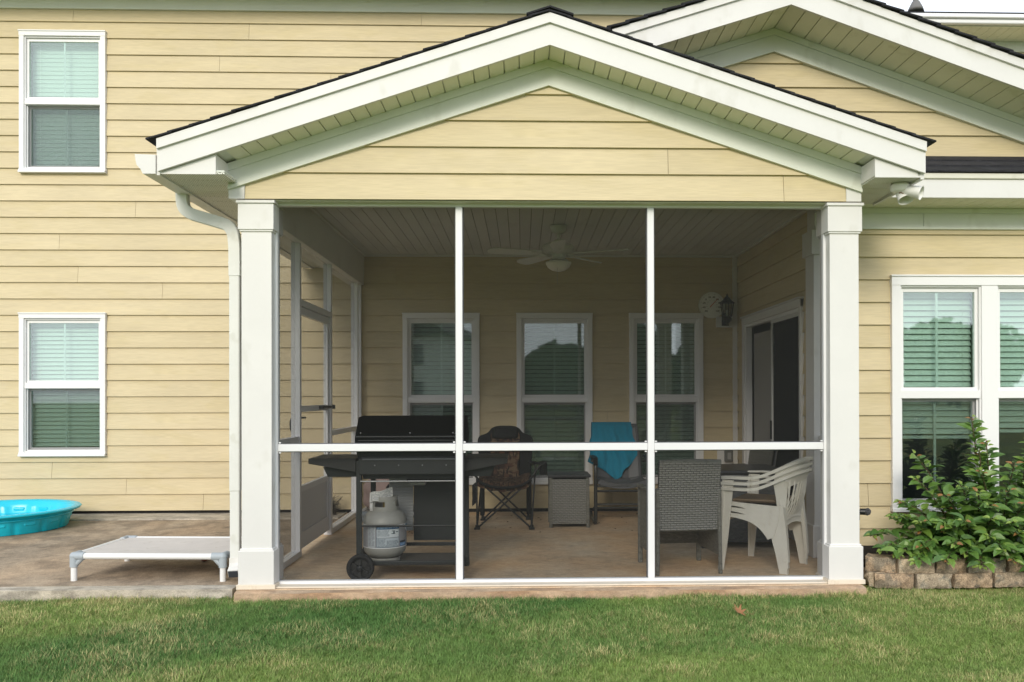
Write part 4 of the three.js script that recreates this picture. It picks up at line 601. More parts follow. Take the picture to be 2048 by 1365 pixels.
// ---------------------------------------------------------------- furniture on the porch
const camo = tex(512, 512, (u, v) => { const a = fbm(u, v, 7, 7, 301, 4), b = fbm(u, v, 9, 22, 307, 4), c = fbm(u, v, 26, 9, 313, 3), t = sst(0.45, 0.55, a); let k = [lerp(0.20, 0.33, t), lerp(0.14, 0.23, t), lerp(0.11, 0.17, t)]; if (b > 0.56) k = [0.42, 0.36, 0.28]; if (c > 0.6) k = [0.09, 0.07, 0.06]; return k; }, true);
const camoMat = mat(lin(0.85, 0.8, 0.78), { map: rep(camo, 0.42, 0.42), roughness: 0.85 });
{
  const o = thing('camping_chair', 'folding camping chair in black and brown camouflage cloth against the back wall', 'camping chair', [-0.272, FY, -2.78]);
  const feet = [[-0.262, 0.29], [0.262, 0.31], [-0.232, -0.31], [0.235, -0.34]], r = 0.009;
  feet.forEach(([x, z]) => part('foot', [RB(x - 0.028, x + 0.028, 0, 0.02, z - 0.024, z + 0.024, 0.006), RB(x - 0.018, x + 0.018, 0.016, 0.045, z - 0.015, z + 0.015, 0.006)], blackMetal, o));
  part('leg', bar(V(-0.25, 0.02, 0.285), V(0.235, 0.455, 0.255), r), blackMetal, o); part('leg', bar(V(0.25, 0.02, 0.305), V(-0.235, 0.455, 0.27), r), blackMetal, o);
  part('leg', bar(V(-0.222, 0.02, -0.30), V(0.215, 0.455, -0.215), r), blackMetal, o); part('leg', bar(V(0.225, 0.02, -0.33), V(-0.215, 0.455, -0.235), r), blackMetal, o);
  part('side_brace', bar(V(-0.262, 0.025, 0.285), V(-0.24, 0.44, -0.22), r), blackMetal, o); part('side_brace', bar(V(0.262, 0.025, 0.3), V(0.24, 0.44, -0.22), r), blackMetal, o);
  part('post', bar(V(-0.262, 0.03, 0.292), V(-0.268, 0.60, 0.24), 0.0085), blackMetal, o); part('post', bar(V(0.262, 0.03, 0.312), V(0.30, 0.62, 0.24), 0.0085), blackMetal, o);
  part('back_post', bar(V(-0.235, 0.03, -0.315), V(-0.25, 0.86, -0.24), 0.013), blackMetal, o); part('back_post', bar(V(0.235, 0.03, -0.345), V(0.25, 0.86, -0.24), 0.013), blackMetal, o);
  part('strap', RB(0.215, 0.268, 0.06, 0.46, -0.36, -0.30, 0.012), blackCloth, o); part('strap', RB(-0.262, -0.215, 0.05, 0.46, -0.33, -0.29, 0.012), blackCloth, o);
  part('seat', sheet((u, v) => { const x = lerp(-0.25, 0.25, u), z = lerp(-0.22, 0.29, v), e = 1 - Math.pow(Math.abs(2 * u - 1), 2.2); return V(x, 0.50 - 0.055 * e - 0.02 * v - 0.05 * sst(0.85, 1, v) + 0.006 * Math.sin(x * 60 + z * 20), z); }, 20, 14, 0.035), camoMat, o);
  part('seat_edge', tube([[-0.262, 0.475, 0.288], [-0.15, 0.42, 0.302], [0, 0.402, 0.306], [0.15, 0.42, 0.302], [0.262, 0.478, 0.29]], 0.013, 24, 8), blackCloth, o);
  const lean = g => { g.rotateX(-0.13); g.translate(0, 0.45, -0.185); return uvm(g); };
  const bs = new THREE.Shape(); bs.moveTo(-0.24, 0); bs.lineTo(-0.27, 0.36); bs.quadraticCurveTo(-0.272, 0.415, -0.235, 0.425); bs.quadraticCurveTo(-0.17, 0.44, -0.15, 0.475); bs.quadraticCurveTo(-0.125, 0.515, -0.05, 0.518); bs.lineTo(0.05, 0.518); bs.quadraticCurveTo(0.125, 0.515, 0.15, 0.475); bs.quadraticCurveTo(0.17, 0.44, 0.235, 0.425); bs.quadraticCurveTo(0.272, 0.415, 0.27, 0.36); bs.lineTo(0.24, 0); bs.closePath();
  part('backrest', lean(new THREE.ExtrudeGeometry(bs, { depth: 0.02, bevelEnabled: true, bevelSize: 0.012, bevelThickness: 0.012, bevelSegments: 3, curveSegments: 8 })), blackCloth, o);
  const cs = new THREE.Shape(); cs.moveTo(-0.13, 0.0); cs.lineTo(-0.145, 0.43); cs.quadraticCurveTo(-0.12, 0.49, 0, 0.495); cs.quadraticCurveTo(0.12, 0.49, 0.145, 0.43); cs.lineTo(0.13, 0.0); cs.closePath();
  const cg = new THREE.ExtrudeGeometry(cs, { depth: 0.012, bevelEnabled: true, bevelSize: 0.008, bevelThickness: 0.012, bevelSegments: 3 }); cg.translate(0, 0, 0.03); part('back_panel', lean(cg), camoMat, o);
  const hg = new RoundedBoxGeometry(0.26, 0.115, 0.06, 4, 0.03); hg.translate(0, 0.452, 0.055); part('head_cushion', lean(hg), blackCloth, o);
  for (const s of [-1, 1]) part('armrest', sheet((u, v) => V(s * lerp(0.235, 0.335, u) + s * 0.05 * v, 0.60 + 0.05 * v - 0.02 * Math.sin(u * Math.PI), lerp(-0.24, 0.25, v)), 5, 12, 0.014), blackCloth, o);
  part('arm_tube', tube([[0.25, 0.48, 0.27], [0.29, 0.53, 0.28], [0.335, 0.60, 0.275], [0.405, 0.64, 0.25]], 0.011, 18, 8), blackMetal, o); part('arm_tube', tube([[-0.25, 0.48, 0.27], [-0.29, 0.53, 0.28], [-0.32, 0.60, 0.27]], 0.011, 18, 8), blackMetal, o);
  part('cup_holder', xf(lathe([[0.0, -0.11], [0.036, -0.11], [0.043, 0], [0.040, 0], [0.034, -0.105], [0, -0.105]], 18), 0.375, 0.625, 0.19), blackCloth, o);
  part('hanging_pouch', sheet((u, v) => V(-0.275 - 0.035 * u, 0.45 - 0.20 * v - 0.03 * u, 0.25 + 0.01 * Math.sin(v * 8)), 5, 8, 0.01), blackCloth, o);
}
const strandTone = tex(256, 256, (u, v) => { const row = Math.floor(v * 12), col = Math.floor(u * 5 + (row % 2) * 0.5) % 5, t = 0.86 + 0.14 * hash2(col, row, 8); return [t, t, t * 0.98]; }, true);
const weaveBump = tex(256, 256, (u, v) => { const row = Math.floor(v * 12), x = (u * 5 + (row % 2) * 0.5) % 1, y = (v * 12) % 1; return clamp((Math.sin(x * Math.PI) * 0.7 + 0.3) * Math.sin(y * Math.PI)); });
const wickerMat = mat(lin(0.235, 0.233, 0.212), { map: rep(strandTone, 0.155, 0.135), bumpMap: rep(weaveBump, 0.155, 0.135), bumpScale: 0.005, roughness: 0.6 });
const tableWicker = mat(lin(0.115, 0.12, 0.128), { map: rep(strandTone, 0.155, 0.135), bumpMap: rep(weaveBump, 0.155, 0.135), bumpScale: 0.005, roughness: 0.55 });
const slate = mat(lin(0.035, 0.037, 0.042), { roughness: 0.35 });
// woven panel built strand by strand: pillows over a backing
function wovenPanel(w, h, f, parent, name = 'woven_panel') {
  const cols = Math.round(w / 0.044), rows = Math.round(h / 0.0165), P = [], r = rngOf(cols * 31 + rows);
  for (let j = 0; j < rows; j++) for (let i = -1; i < cols; i++) {
    const a = clamp((i + (j % 2) * 0.5 + 0.03) / cols), b = clamp((i + 1 + (j % 2) * 0.5 - 0.03) / cols); if (b - a < 0.004) continue;
    const y0 = (j + 0.09) / rows, y1 = (j + 0.91) / rows, k = 0.0055 + r() * 0.002, m = (a + b) / 2, ym = (y0 + y1) / 2, q = (u, v, d) => { const p = f(u, v); return [p[0], p[1], p[2] + d]; };
    const c = [q(a, y0, -0.001), q(m, y0, 0.001), q(b, y0, -0.001), q(a, ym, 0.001), q(m, ym, k), q(b, ym, 0.001), q(a, y1, -0.001), q(m, y1, 0.001), q(b, y1, -0.001)];
    for (const [s, t, x, y] of [[0, 1, 4, 3], [1, 2, 5, 4], [3, 4, 7, 6], [4, 5, 8, 7]]) P.push(...c[s], ...c[t], ...c[x], ...c[s], ...c[x], ...c[y]);
  }
  const g = new THREE.BufferGeometry(); g.setAttribute('position', new THREE.Float32BufferAttribute(P, 3)); g.computeVertexNormals(); const o = part(name, uvm(g), strandMat, parent); o.userData.kind = 'stuff'; return o;
}
const strandMat = mat(lin(0.255, 0.253, 0.23), { roughness: 0.55 });
{
  const o = thing('wicker_side_table', 'square grey wicker side table between the two folding seats', 'side table', [0.358, FY, -2.755]);
  for (const [x, z] of [[-0.18, 0.18], [0.18, 0.18], [-0.18, -0.18], [0.18, -0.18]]) part('leg', RB(x - 0.016, x + 0.016, 0, 0.49, z - 0.016, z + 0.016, 0.006), wickerMat, o);
  part('side_panel', RB(-0.165, 0.165, 0.035, 0.47, 0.172, 0.186, 0.003), slate, o); wovenPanel(0.33, 0.435, (u, v) => [lerp(-0.165, 0.165, u), lerp(0.035, 0.47, v), 0.188], o);
  part('side_panel', RB(-0.186, -0.172, 0.035, 0.47, -0.165, 0.165, 0.003), wickerMat, o); part('side_panel', RB(0.172, 0.186, 0.035, 0.47, -0.165, 0.165, 0.003), wickerMat, o); part('side_panel', RB(-0.165, 0.165, 0.035, 0.47, -0.186, -0.172, 0.003), wickerMat, o);
  part('table_top', RB(-0.208, 0.208, 0.488, 0.512, -0.208, 0.208, 0.006), slate, o);
}
{
  const o = thing('patio_chair', 'grey cushioned patio chair on tubular runners under a blue towel', 'patio chair', [0.90, FY, -2.98]), tm = mat(lin(0.06, 0.062, 0.06), { roughness: 0.35, metalness: 0.4 }), pad = mat(lin(0.115, 0.12, 0.13), { roughness: 0.9 }), padLight = mat(lin(0.21, 0.215, 0.225), { roughness: 0.9 });
  for (const s of [-1, 1]) { const x = s * 0.275; part('side_tube', tube([[x, 0.60, -0.22], [x, 0.635, 0.05], [x, 0.63, 0.24], [x, 0.55, 0.29], [x, 0.30, 0.285], [x, 0.07, 0.275], [x, 0.019, 0.22], [x, 0.019, 0.0], [x, 0.019, -0.25], [x, 0.05, -0.34]], 0.018, 60, 10), tm, o); part('arm_pad', sweep([[x, 0.652, -0.2], [x, 0.662, 0.05], [x, 0.655, 0.24], [x, 0.60, 0.305]], [0.04, 0.05, 0.05, 0.04], 0.022, () => V(1, 0, 0)), blackMetal, o); }
  for (const [y, z, m] of [[0.385, 0.26, tm], [0.335, 0.24, blackMetal], [0.185, 0.10, tm], [0.12, -0.12, tm]]) part('cross_bar', bar(V(-0.27, y, z), V(0.27, y, z), 0.012), m, o);
  const surf = (u, v) => { const x = lerp(-0.245, 0.245, u), e = 1 - Math.pow(Math.abs(2 * u - 1), 2); if (v < 0.42) { const t = v / 0.42; return V(x, 0.435 - 0.05 * e * (1 - t * 0.4) - 0.02 * Math.sin(t * 3.1), lerp(0.27, -0.14, t)); } const t = (v - 0.42) / 0.58; return V(x * (1 - 0.08 * t * t), 0.395 + 0.57 * t - 0.012 * e * (1 - t), -0.14 - 0.20 * t - 0.03 * e); };
  part('cushion', sheet(surf, 22, 30, 0.05), pad, o);
  part('cushion_stripe', sheet((u, v) => surf(lerp(0.72, 0.93, u), lerp(0.12, 0.96, v)).add(V(0, 0.016, 0.024)), 6, 24, 0.012), padLight, o);
  part('head_roll', xf(new THREE.CapsuleGeometry(0.03, 0.40, 6, 14), 0, 0.955, -0.345, 0, 0, Math.PI / 2), pad, o);
  const tw = thing('beach_towel', 'bright blue towel draped over the back of the grey patio chair', 'towel', [0.90, FY, -2.98]);
  const ends = u => { const k = [[0, 0.60], [0.10, 0.57], [0.30, 0.52], [0.52, 0.41], [0.66, 0.45], [0.72, 0.52], [1, 0.66]]; for (let i = 0; i + 1 < k.length; i++) if (u <= k[i + 1][0]) return lerp(k[i][1], k[i + 1][1], (u - k[i][0]) / (k[i + 1][0] - k[i][0])); return 0.66; };
  part('cloth', sheet((u, v) => {
    const fold = 0.008 * Math.sin(u * 23 + v * 3) + 0.006 * Math.sin(u * 41 - v * 5) + 0.010 * Math.sin(u * 9 + v * 8);
    if (v < 0.22) { const t = v / 0.22; return V(lerp(-0.265, 0.155, u), lerp(0.72, 0.955, t) , -0.40 - 0.005 * Math.sin(u * 20)); }
    if (v < 0.32) { const t = (v - 0.22) / 0.10, a = t * Math.PI; return V(lerp(-0.265, 0.155, u), 0.955 + 0.045 * Math.sin(a), -0.35 - 0.05 * Math.cos(a) + fold * 0.3 * t); }
    const t = (v - 0.32) / 0.68, y = lerp(0.955, ends(u), t), s = (0.955 - y) / 0.57; return V(lerp(lerp(-0.265, -0.315, t), lerp(0.155, 0.215, t), u) + 0.01 * Math.sin(y * 30 + u * 4), y, -0.295 + 0.20 * s + fold * (0.4 + s) + 0.02 * (1 - u) * s);
  }, 44, 44, 0.007), mat(lin(0.008, 0.235, 0.37), { bumpMap: rep(granules, 0.05, 0.05), bumpScale: 0.002, roughness: 0.95 }), tw);
}
function wickerChair(p, turn, label, full) {
  const o = thing('wicker_chair', label, 'wicker chair', p, turn, 'grey wicker dining chairs');
  for (const s of [-1, 1]) {
    part('back_leg', bar(V(s * 0.233, 0, -0.245), V(s * 0.226, 0.62, -0.235), 0.0145, 10), wickerMat, o);
    part('front_leg', RB(s * 0.233 - 0.017, s * 0.233 + 0.017, 0, 0.6, 0.235, 0.268, 0.008), wickerMat, o);
    part('arm_panel', [RB(s * 0.233 - 0.010, s * 0.233 + 0.010, 0.13, 0.575, -0.23, 0.234, 0.004)], wickerMat, o);
    part('armrest', RB(s * 0.233 - 0.026, s * 0.233 + 0.026, 0.576, 0.606, -0.20, 0.275, 0.012), wickerMat, o);
  }
  part('seat', RB(-0.221, 0.221, 0.30, 0.335, -0.20, 0.25, 0.008), wickerMat, o); part('seat_apron', RB(-0.216, 0.216, 0.14, 0.30, 0.238, 0.252, 0.004), wickerMat, o);
  const bf = (u, v) => [lerp(-0.221, 0.221, u) * (1 + 0.03 * v), lerp(0.315, 0.805, v), -0.232 - 0.055 * v * v - 0.01 * Math.sin(u * Math.PI)];
  part('backrest', sheet((u, v) => V(...bf(u, v)).add(V(0, 0, 0.018)), 12, 12, 0.030), slate, o);
  if (full) { const w = wovenPanel(0.46, 0.49, (u, v) => { const q = bf(1 - u, v); return [q[0], q[1], -(q[2]) - 0.0005]; }, o); w.scale.z = -1; }
  else part('back_cover', sheet((u, v) => V(...bf(u, v)).add(V(0, 0, 0.016)), 12, 12, 0.036), wickerMat, o);
  part('top_roll', tube([[-0.226, 0.806, -0.27], [0, 0.812, -0.28], [0.226, 0.806, -0.27]], 0.018, 16, 8), wickerMat, o);
  return o;
}
wickerChair([1.066, FY, -0.583], Math.PI + 0.112, 'grey wicker chair with its woven back turned to the front screen', true);
wickerChair([1.985, FY, -2.42], -Math.PI / 2 + 0.25, 'grey wicker chair half hidden behind the dark wicker table by the glass door', false);
{
  const o = thing('wicker_table', 'dark wicker table with a slate top behind the stacked plastic chairs', 'table', [1.76, FY, -1.70]);
  for (const [x0, x1, z0, z1] of [[-0.33, 0.33, 0.30, 0.32], [-0.33, 0.33, -0.32, -0.30], [-0.35, -0.33, -0.32, 0.32], [0.33, 0.35, -0.32, 0.32]]) part('side_panel', RB(x0, x1, 0.05, 0.62, z0, z1, 0.004), tableWicker, o);
  for (const [x, z] of [[-0.335, 0.305], [0.335, 0.305], [-0.335, -0.305], [0.335, -0.305]]) part('leg', RB(x - 0.024, x + 0.024, 0, 0.625, z - 0.024, z + 0.024, 0.006), tableWicker, o);
  part('table_top', RB(-0.375, 0.375, 0.626, 0.652, -0.345, 0.345, 0.006), slate, o);
}
// moulded plastic armchair, facing local +z
const plastic = mat(lin(0.76, 0.74, 0.665), { map: rep(dustTone, 0.25, 0.25), roughness: 0.42 });
function plasticChair() {
  const o = new THREE.Group(), X = V(1, 0, 0), Z = V(0, 0, 1);
  for (const s of [-1, 1]) {
    // front leg rises into the arm; two plates at right angles
    part('front_leg', [sweep([[s * 0.312, 0, 0.215], [s * 0.292, 0.22, 0.198], [s * 0.278, 0.44, 0.188], [s * 0.272, 0.575, 0.186]], [0.034, 0.052, 0.07, 0.088], 0.010, () => Z.clone()), sweep([[s * 0.306, 0, 0.232], [s * 0.285, 0.22, 0.222], [s * 0.266, 0.44, 0.218], [s * 0.262, 0.57, 0.216]], [0.034, 0.046, 0.052, 0.052], 0.009, () => X.clone())], plastic, o);
    // broad rear leg from the side of the seat
    part('rear_leg', [sweep([[s * 0.232, 0, -0.225], [s * 0.236, 0.15, -0.205], [s * 0.240, 0.29, -0.18], [s * 0.242, 0.395, -0.155]], [0.056, 0.075, 0.098, 0.125], 0.010, () => Z.clone()), sweep([[s * 0.222, 0, -0.250], [s * 0.222, 0.15, -0.240], [s * 0.221, 0.29, -0.226], [s * 0.22, 0.39, -0.21]], [0.034, 0.04, 0.046, 0.05], 0.009, () => X.clone())], plastic, o);
    // arched apron between the legs
    const ap = new THREE.Shape(); ap.moveTo(-0.20, 0.40); ap.lineTo(0.185, 0.412); ap.lineTo(0.20, 0.385); ap.quadraticCurveTo(0.12, 0.385, 0.03, 0.36); ap.quadraticCurveTo(-0.06, 0.33, -0.115, 0.24); ap.lineTo(-0.16, 0.26); ap.closePath();
    const ag = new THREE.ExtrudeGeometry(ap, { depth: 0.010, bevelEnabled: false, curveSegments: 8 }); ag.rotateY(-Math.PI / 2); ag.translate(s * 0.248 + 0.005, 0, 0); part('side_apron', uvm(ag), plastic, o);
  }
  // arm and back rail in one sweep round the chair, with a skirt under its outer edge
  const half = [[0.262, 0.596, 0.228], [0.272, 0.60, 0.12], [0.276, 0.602, 0.02], [0.272, 0.616, -0.06], [0.256, 0.652, -0.145], [0.215, 0.70, -0.24], [0.15, 0.728, -0.295], [0.075, 0.738, -0.318]], ctl = [...half.map(([x, y, z]) => V(-x, y, z)), V(0, 0.742, -0.325), ...half.slice().reverse().map(p => V(...p))], n = 72, crv = new THREE.CatmullRomCurve3(ctl, false, 'catmullrom', 0.5), at = k => crv.getPoint(k / n), nor = k => { const t = crv.getTangent(k / n); return V(t.z, 0, -t.x).normalize(); };
  const ks = Array.from({ length: n + 1 }, (_, k) => k), P = ks.map(at), N = ks.map(nor), out = N[0].x > 0 ? -1 : 1, arr = v => [v.x, v.y, v.z], wid = k => { const q = Math.abs(k / n - 0.5) * 2; return lerp(0.034, 0.062, sst(0.45, 0.8, q)); };
  part('arm_rail', [sweep(P.map(arr), ks.map(wid), 0.010, i => N[i].clone()), sweep(P.map((p, k) => arr(p.clone().addScaledVector(N[k], out * (wid(k) / 2 - 0.004)).add(V(0, -0.008, 0)))), 0.017, 0.007, () => V(0, 1, 0))], plastic, o);
  // shell of the back: band under the rail, two side wings down to the seat, slats between
  const low = (k, d) => { const p = at(k), q = Math.abs(k / n - 0.5) * 2; return p.clone().multiply(V(1 - 0.05 * d, 1, 1)).add(V(0, -0.092 * d - 0.02 * d * q, 0.034 * d)); };
  part('top_band', sheet((u, v) => low(lerp(0.285, 0.715, u) * n, 1 - v), 26, 4, 0.008), plastic, o);
  for (const s of [-1, 1]) part('back_wing', sheet((u, v) => { const k = (0.5 + s * lerp(0.190, 0.236, u)) * n, a = low(k, 0.25), b = V(s * lerp(0.190, 0.222, u), 0.385, lerp(-0.212, -0.182, u)), e = Math.sin(v * Math.PI); return a.lerp(b, v).add(V(-s * 0.012 * e, 0, -0.012 * e + 0.012 * e * u)); }, 5, 12, 0.009), plastic, o);
  for (let k = 0; k < 8; k++) { const a = (k - 3.5) / 3.5, tp = low((0.5 + 0.155 * a) * n, 0.9), b = V(0.158 * a, 0.385, -0.212 + 0.012 * a * a), m1 = b.clone().lerp(tp, 0.33).add(V(0, 0, -0.016)), m2 = b.clone().lerp(tp, 0.66).add(V(0, 0, -0.014)); part('back_slat', sweep([b, m1, m2, tp].map(arr), [0.027, 0.027, 0.028, 0.030], 0.007, () => V(1, 0, -0.5 * a)), plastic, o); }
  part('seat', sheet((u, v) => { const a = 2 * u - 1, z = lerp(-0.205, 0.225, v); return V(a * lerp(0.215, 0.255, v), 0.415 - 0.03 * (1 - a * a) * (1 - v * 0.5) - 0.028 * (1 - v) - 0.05 * sst(0.86, 1, v), z); }, 14, 14, 0.010), plastic, o);
  part('front_apron', sheet((u, v) => V((2 * u - 1) * 0.258, lerp(0.31 + 0.05 * (1 - Math.pow(2 * u - 1, 2)), 0.395, v), 0.226 + 0.006 * (1 - v)), 12, 3, 0.009), plastic, o);
  part('back_apron', sheet((u, v) => V((2 * u - 1) * 0.222, lerp(0.315 + 0.03 * (1 - Math.pow(2 * u - 1, 2)), 0.385, v), -0.212), 12, 3, 0.009), plastic, o);
  return o;
}
{
  const proto = plasticChair(), labs = ['bottom white plastic armchair of the stack of three, its legs on the floor', 'middle white plastic armchair of the stack of three', 'top white plastic armchair of the stack of three, holding the tan cushion'];
  labs.forEach((l, k) => { const c = k ? proto.clone() : proto; c.name = numbered('plastic_chair'); c.position.set(1.722 + k * 0.004, FY + k * 0.042, -0.645 + k * 0.002); c.rotation.set(0, -2.19, 0); c.userData = { label: l, category: 'plastic chair', group: 'stacked plastic armchairs' }; scene.add(c); });
  const cu = thing('seat_cushion', 'flat tan square cushion lying on the stacked plastic chairs', 'cushion', [1.727, FY + 0.505, -0.65], -2.19 + 0.12), g = new RoundedBoxGeometry(0.40, 0.028, 0.39, 4, 0.013), q = g.attributes.position;
  for (let i = 0; i < q.count; i++) { const x = q.getX(i) / 0.2, z = q.getZ(i) / 0.195; q.setY(i, q.getY(i) * (1.25 - 0.5 * Math.max(x * x, z * z)) - 0.012 * (1 - x * x)); } g.computeVertexNormals();
  part('pad', uvm(g), mat(lin(0.26, 0.19, 0.125), { bumpMap: rep(granules, 0.06, 0.06), bumpScale: 0.001, roughness: 0.95 }), cu); part('piping', tube([[-0.195, 0, -0.19], [0.195, 0, -0.19], [0.195, 0, 0.19], [-0.195, 0, 0.19]], 0.004, 60, 6, true, 0.1), mat(lin(0.13, 0.09, 0.06), { roughness: 0.9 }), cu);
}
// raised dog cots of plastic pipe
function cot(p, turn, w, d, h, label, clothMat, r = 0.0215) {
  const o = thing('dog_cot', label, 'dog bed', p, turn), wp = mat(lin(0.76, 0.76, 0.75), { roughness: 0.35 });
  for (const sx of [-1, 1]) for (const sz of [-1, 1]) {
    const x = sx * w / 2, z = sz * d / 2;
    part('leg', [bar(V(x, 0, z), V(x, h - 0.03, z), r * 0.95, 16)], wp, o);
    part('corner_fitting', [uvm(new THREE.SphereGeometry(r * 1.35, 16, 12)).translate(x, h, z), bar(V(x, h - 0.075, z), V(x, h, z), r * 1.28, 16), bar(V(x, h, z), V(x - sx * 0.075, h, z), r * 1.28, 16), bar(V(x, h, z), V(x, h, z - sz * 0.075), r * 1.28, 16), bar(V(x - sx * 0.012, h - 0.06, z), V(x - sx * 0.06, h - 0.012, z), r * 0.8, 10)], greyPvc, o);
  }
  for (const sz of [-1, 1]) part('rail', bar(V(-w / 2 + 0.074, h, sz * d / 2), V(w / 2 - 0.074, h, sz * d / 2), r, 18), wp, o);
  for (const sx of [-1, 1]) part('rail', bar(V(sx * w / 2, h, -d / 2 + 0.074), V(sx * w / 2, h, d / 2 - 0.074), r, 18), wp, o);
  part('bed_cloth', sheet((u, v) => V(lerp(-w / 2 + 0.012, w / 2 - 0.012, u), h + 0.012 - 0.022 * Math.sin(u * Math.PI) * Math.sin(v * Math.PI), lerp(-d / 2 + 0.012, d / 2 - 0.012, v)), 16, 12, 0.004), clothMat, o);
  return o;
}
cot([-2.690, PY, -0.665], -0.06, 1.055, 0.72, 0.172, 'raised dog cot of white pipe with a pale cloth on the patio', mat(lin(0.66, 0.615, 0.575), { map: rep(dustTone, 0.5, 0.5), roughness: 0.9 }));
cot([-1.20, FY, -2.42], 0.0, 0.78, 0.6, 0.20, 'smaller grey raised dog cot behind the grill near the screen door', mat(lin(0.32, 0.30, 0.27), { roughness: 0.9 }), 0.024);
{
  const o = thing('cloth_bag', 'pale pink cloth bag with a dark strap slumped on the cot behind the grill', 'bag', [-1.38, FY + 0.212, -2.36]), pm = mat(lin(0.50, 0.36, 0.32), { roughness: 0.95 });
  const g = new THREE.SphereGeometry(0.16, 26, 18), q = g.attributes.position; for (let i = 0; i < q.count; i++) { const x = q.getX(i), y = q.getY(i), z = q.getZ(i), k = 1 + 0.16 * Math.sin(x * 22 + y * 9) * Math.sin(z * 18 + 1) + 0.08 * Math.sin(y * 40 + x * 15); q.setXYZ(i, x * 1.35 * k - y * 0.45, Math.max(-0.0, y + 0.10) * 1.25, z * 0.8 * k); } g.computeVertexNormals();
  part('bag_body', uvm(g), pm, o); part('strap', sweep([[-0.02, 0.27, 0.05], [0.06, 0.20, 0.125], [0.10, 0.10, 0.15], [0.08, 0.02, 0.15]], 0.04, 0.006, () => V(1, 0.3, 0)), blackCloth, o);
}
{ // wading pool
  const o = thing('wading_pool', 'round turquoise plastic wading pool standing on the patio by the wall', 'wading pool', [-5.26, PY, -2.79]), pm = mat(lin(0.01, 0.52, 0.68), { roughness: 0.26 });
  const body = (N, prof, amp) => { const pos = [], idx = []; for (let i = 0; i <= N; i++) { const a = i / N * Math.PI * 2, rib = Math.pow(Math.max(0, Math.cos(a * 16)), 6); prof.forEach(([r, y, k]) => { const rr = r - (k || 0) * amp * rib; pos.push(Math.cos(a) * rr, y, Math.sin(a) * rr); }); } const m = prof.length; for (let i = 0; i < N; i++) for (let j = 0; j + 1 < m; j++) { const p = i * m + j; idx.push(p, p + 1, p + m + 1, p, p + m + 1, p + m); } const g = new THREE.BufferGeometry(); g.setAttribute('position', new THREE.Float32BufferAttribute(pos, 3)); g.setIndex(idx); g.computeVertexNormals(); return uvm(g); };
  part('wall', body(192, [[0.60, 0.0, 0], [0.63, 0.004, 1], [0.665, 0.13, 1], [0.675, 0.15, 0], [0.70, 0.172, 0], [0.74, 0.176, 0], [0.752, 0.19, 0], [0.74, 0.202, 0], [0.70, 0.202, 0], [0.668, 0.186, 0], [0.655, 0.15, 0], [0.645, 0.13, 1], [0.612, 0.02, 1], [0.58, 0.014, 0]], 0.014), pm, o);
  part('bottom', lathe([[0, 0.010], [0.60, 0.010], [0.60, 0.003], [0, 0.003]], 64), pm, o);
  part('embossed_ring', uvm(new THREE.TorusGeometry(0.672, 0.010, 8, 96)).rotateX(Math.PI / 2).translate(0, 0.14, 0), pm, o);
  for (let k = 0; k < 16; k++) { const a = (k + 0.5) * Math.PI / 8, g = new RoundedBoxGeometry(0.11, 0.05, 0.03, 3, 0.014); part('embossed_star', uvm(xf(g, Math.cos(a) * 0.645, 0.105, Math.sin(a) * 0.645, -a + Math.PI / 2)), pm, o); }
  part('water', lathe([[0, 0.075], [0.628, 0.075]], 64), new THREE.MeshPhysicalMaterial({ color: lin(0.7, 0.92, 0.95), transmission: 1, thickness: 0, roughness: 0.03, ior: 1.33, side: THREE.DoubleSide }), o);
}
{ const o = thing('ball', 'small rust brown dog ball under the raised cot', 'ball', [-2.585, PY + 0.032, -1.02]); part('shell', uvm(new THREE.SphereGeometry(0.034, 20, 14)), mat(lin(0.22, 0.07, 0.03), { roughness: 0.8 }), o); part('seam', uvm(new THREE.TorusGeometry(0.034, 0.0018, 6, 32)).rotateX(0.9), mat(lin(0.4, 0.2, 0.1)), o); }

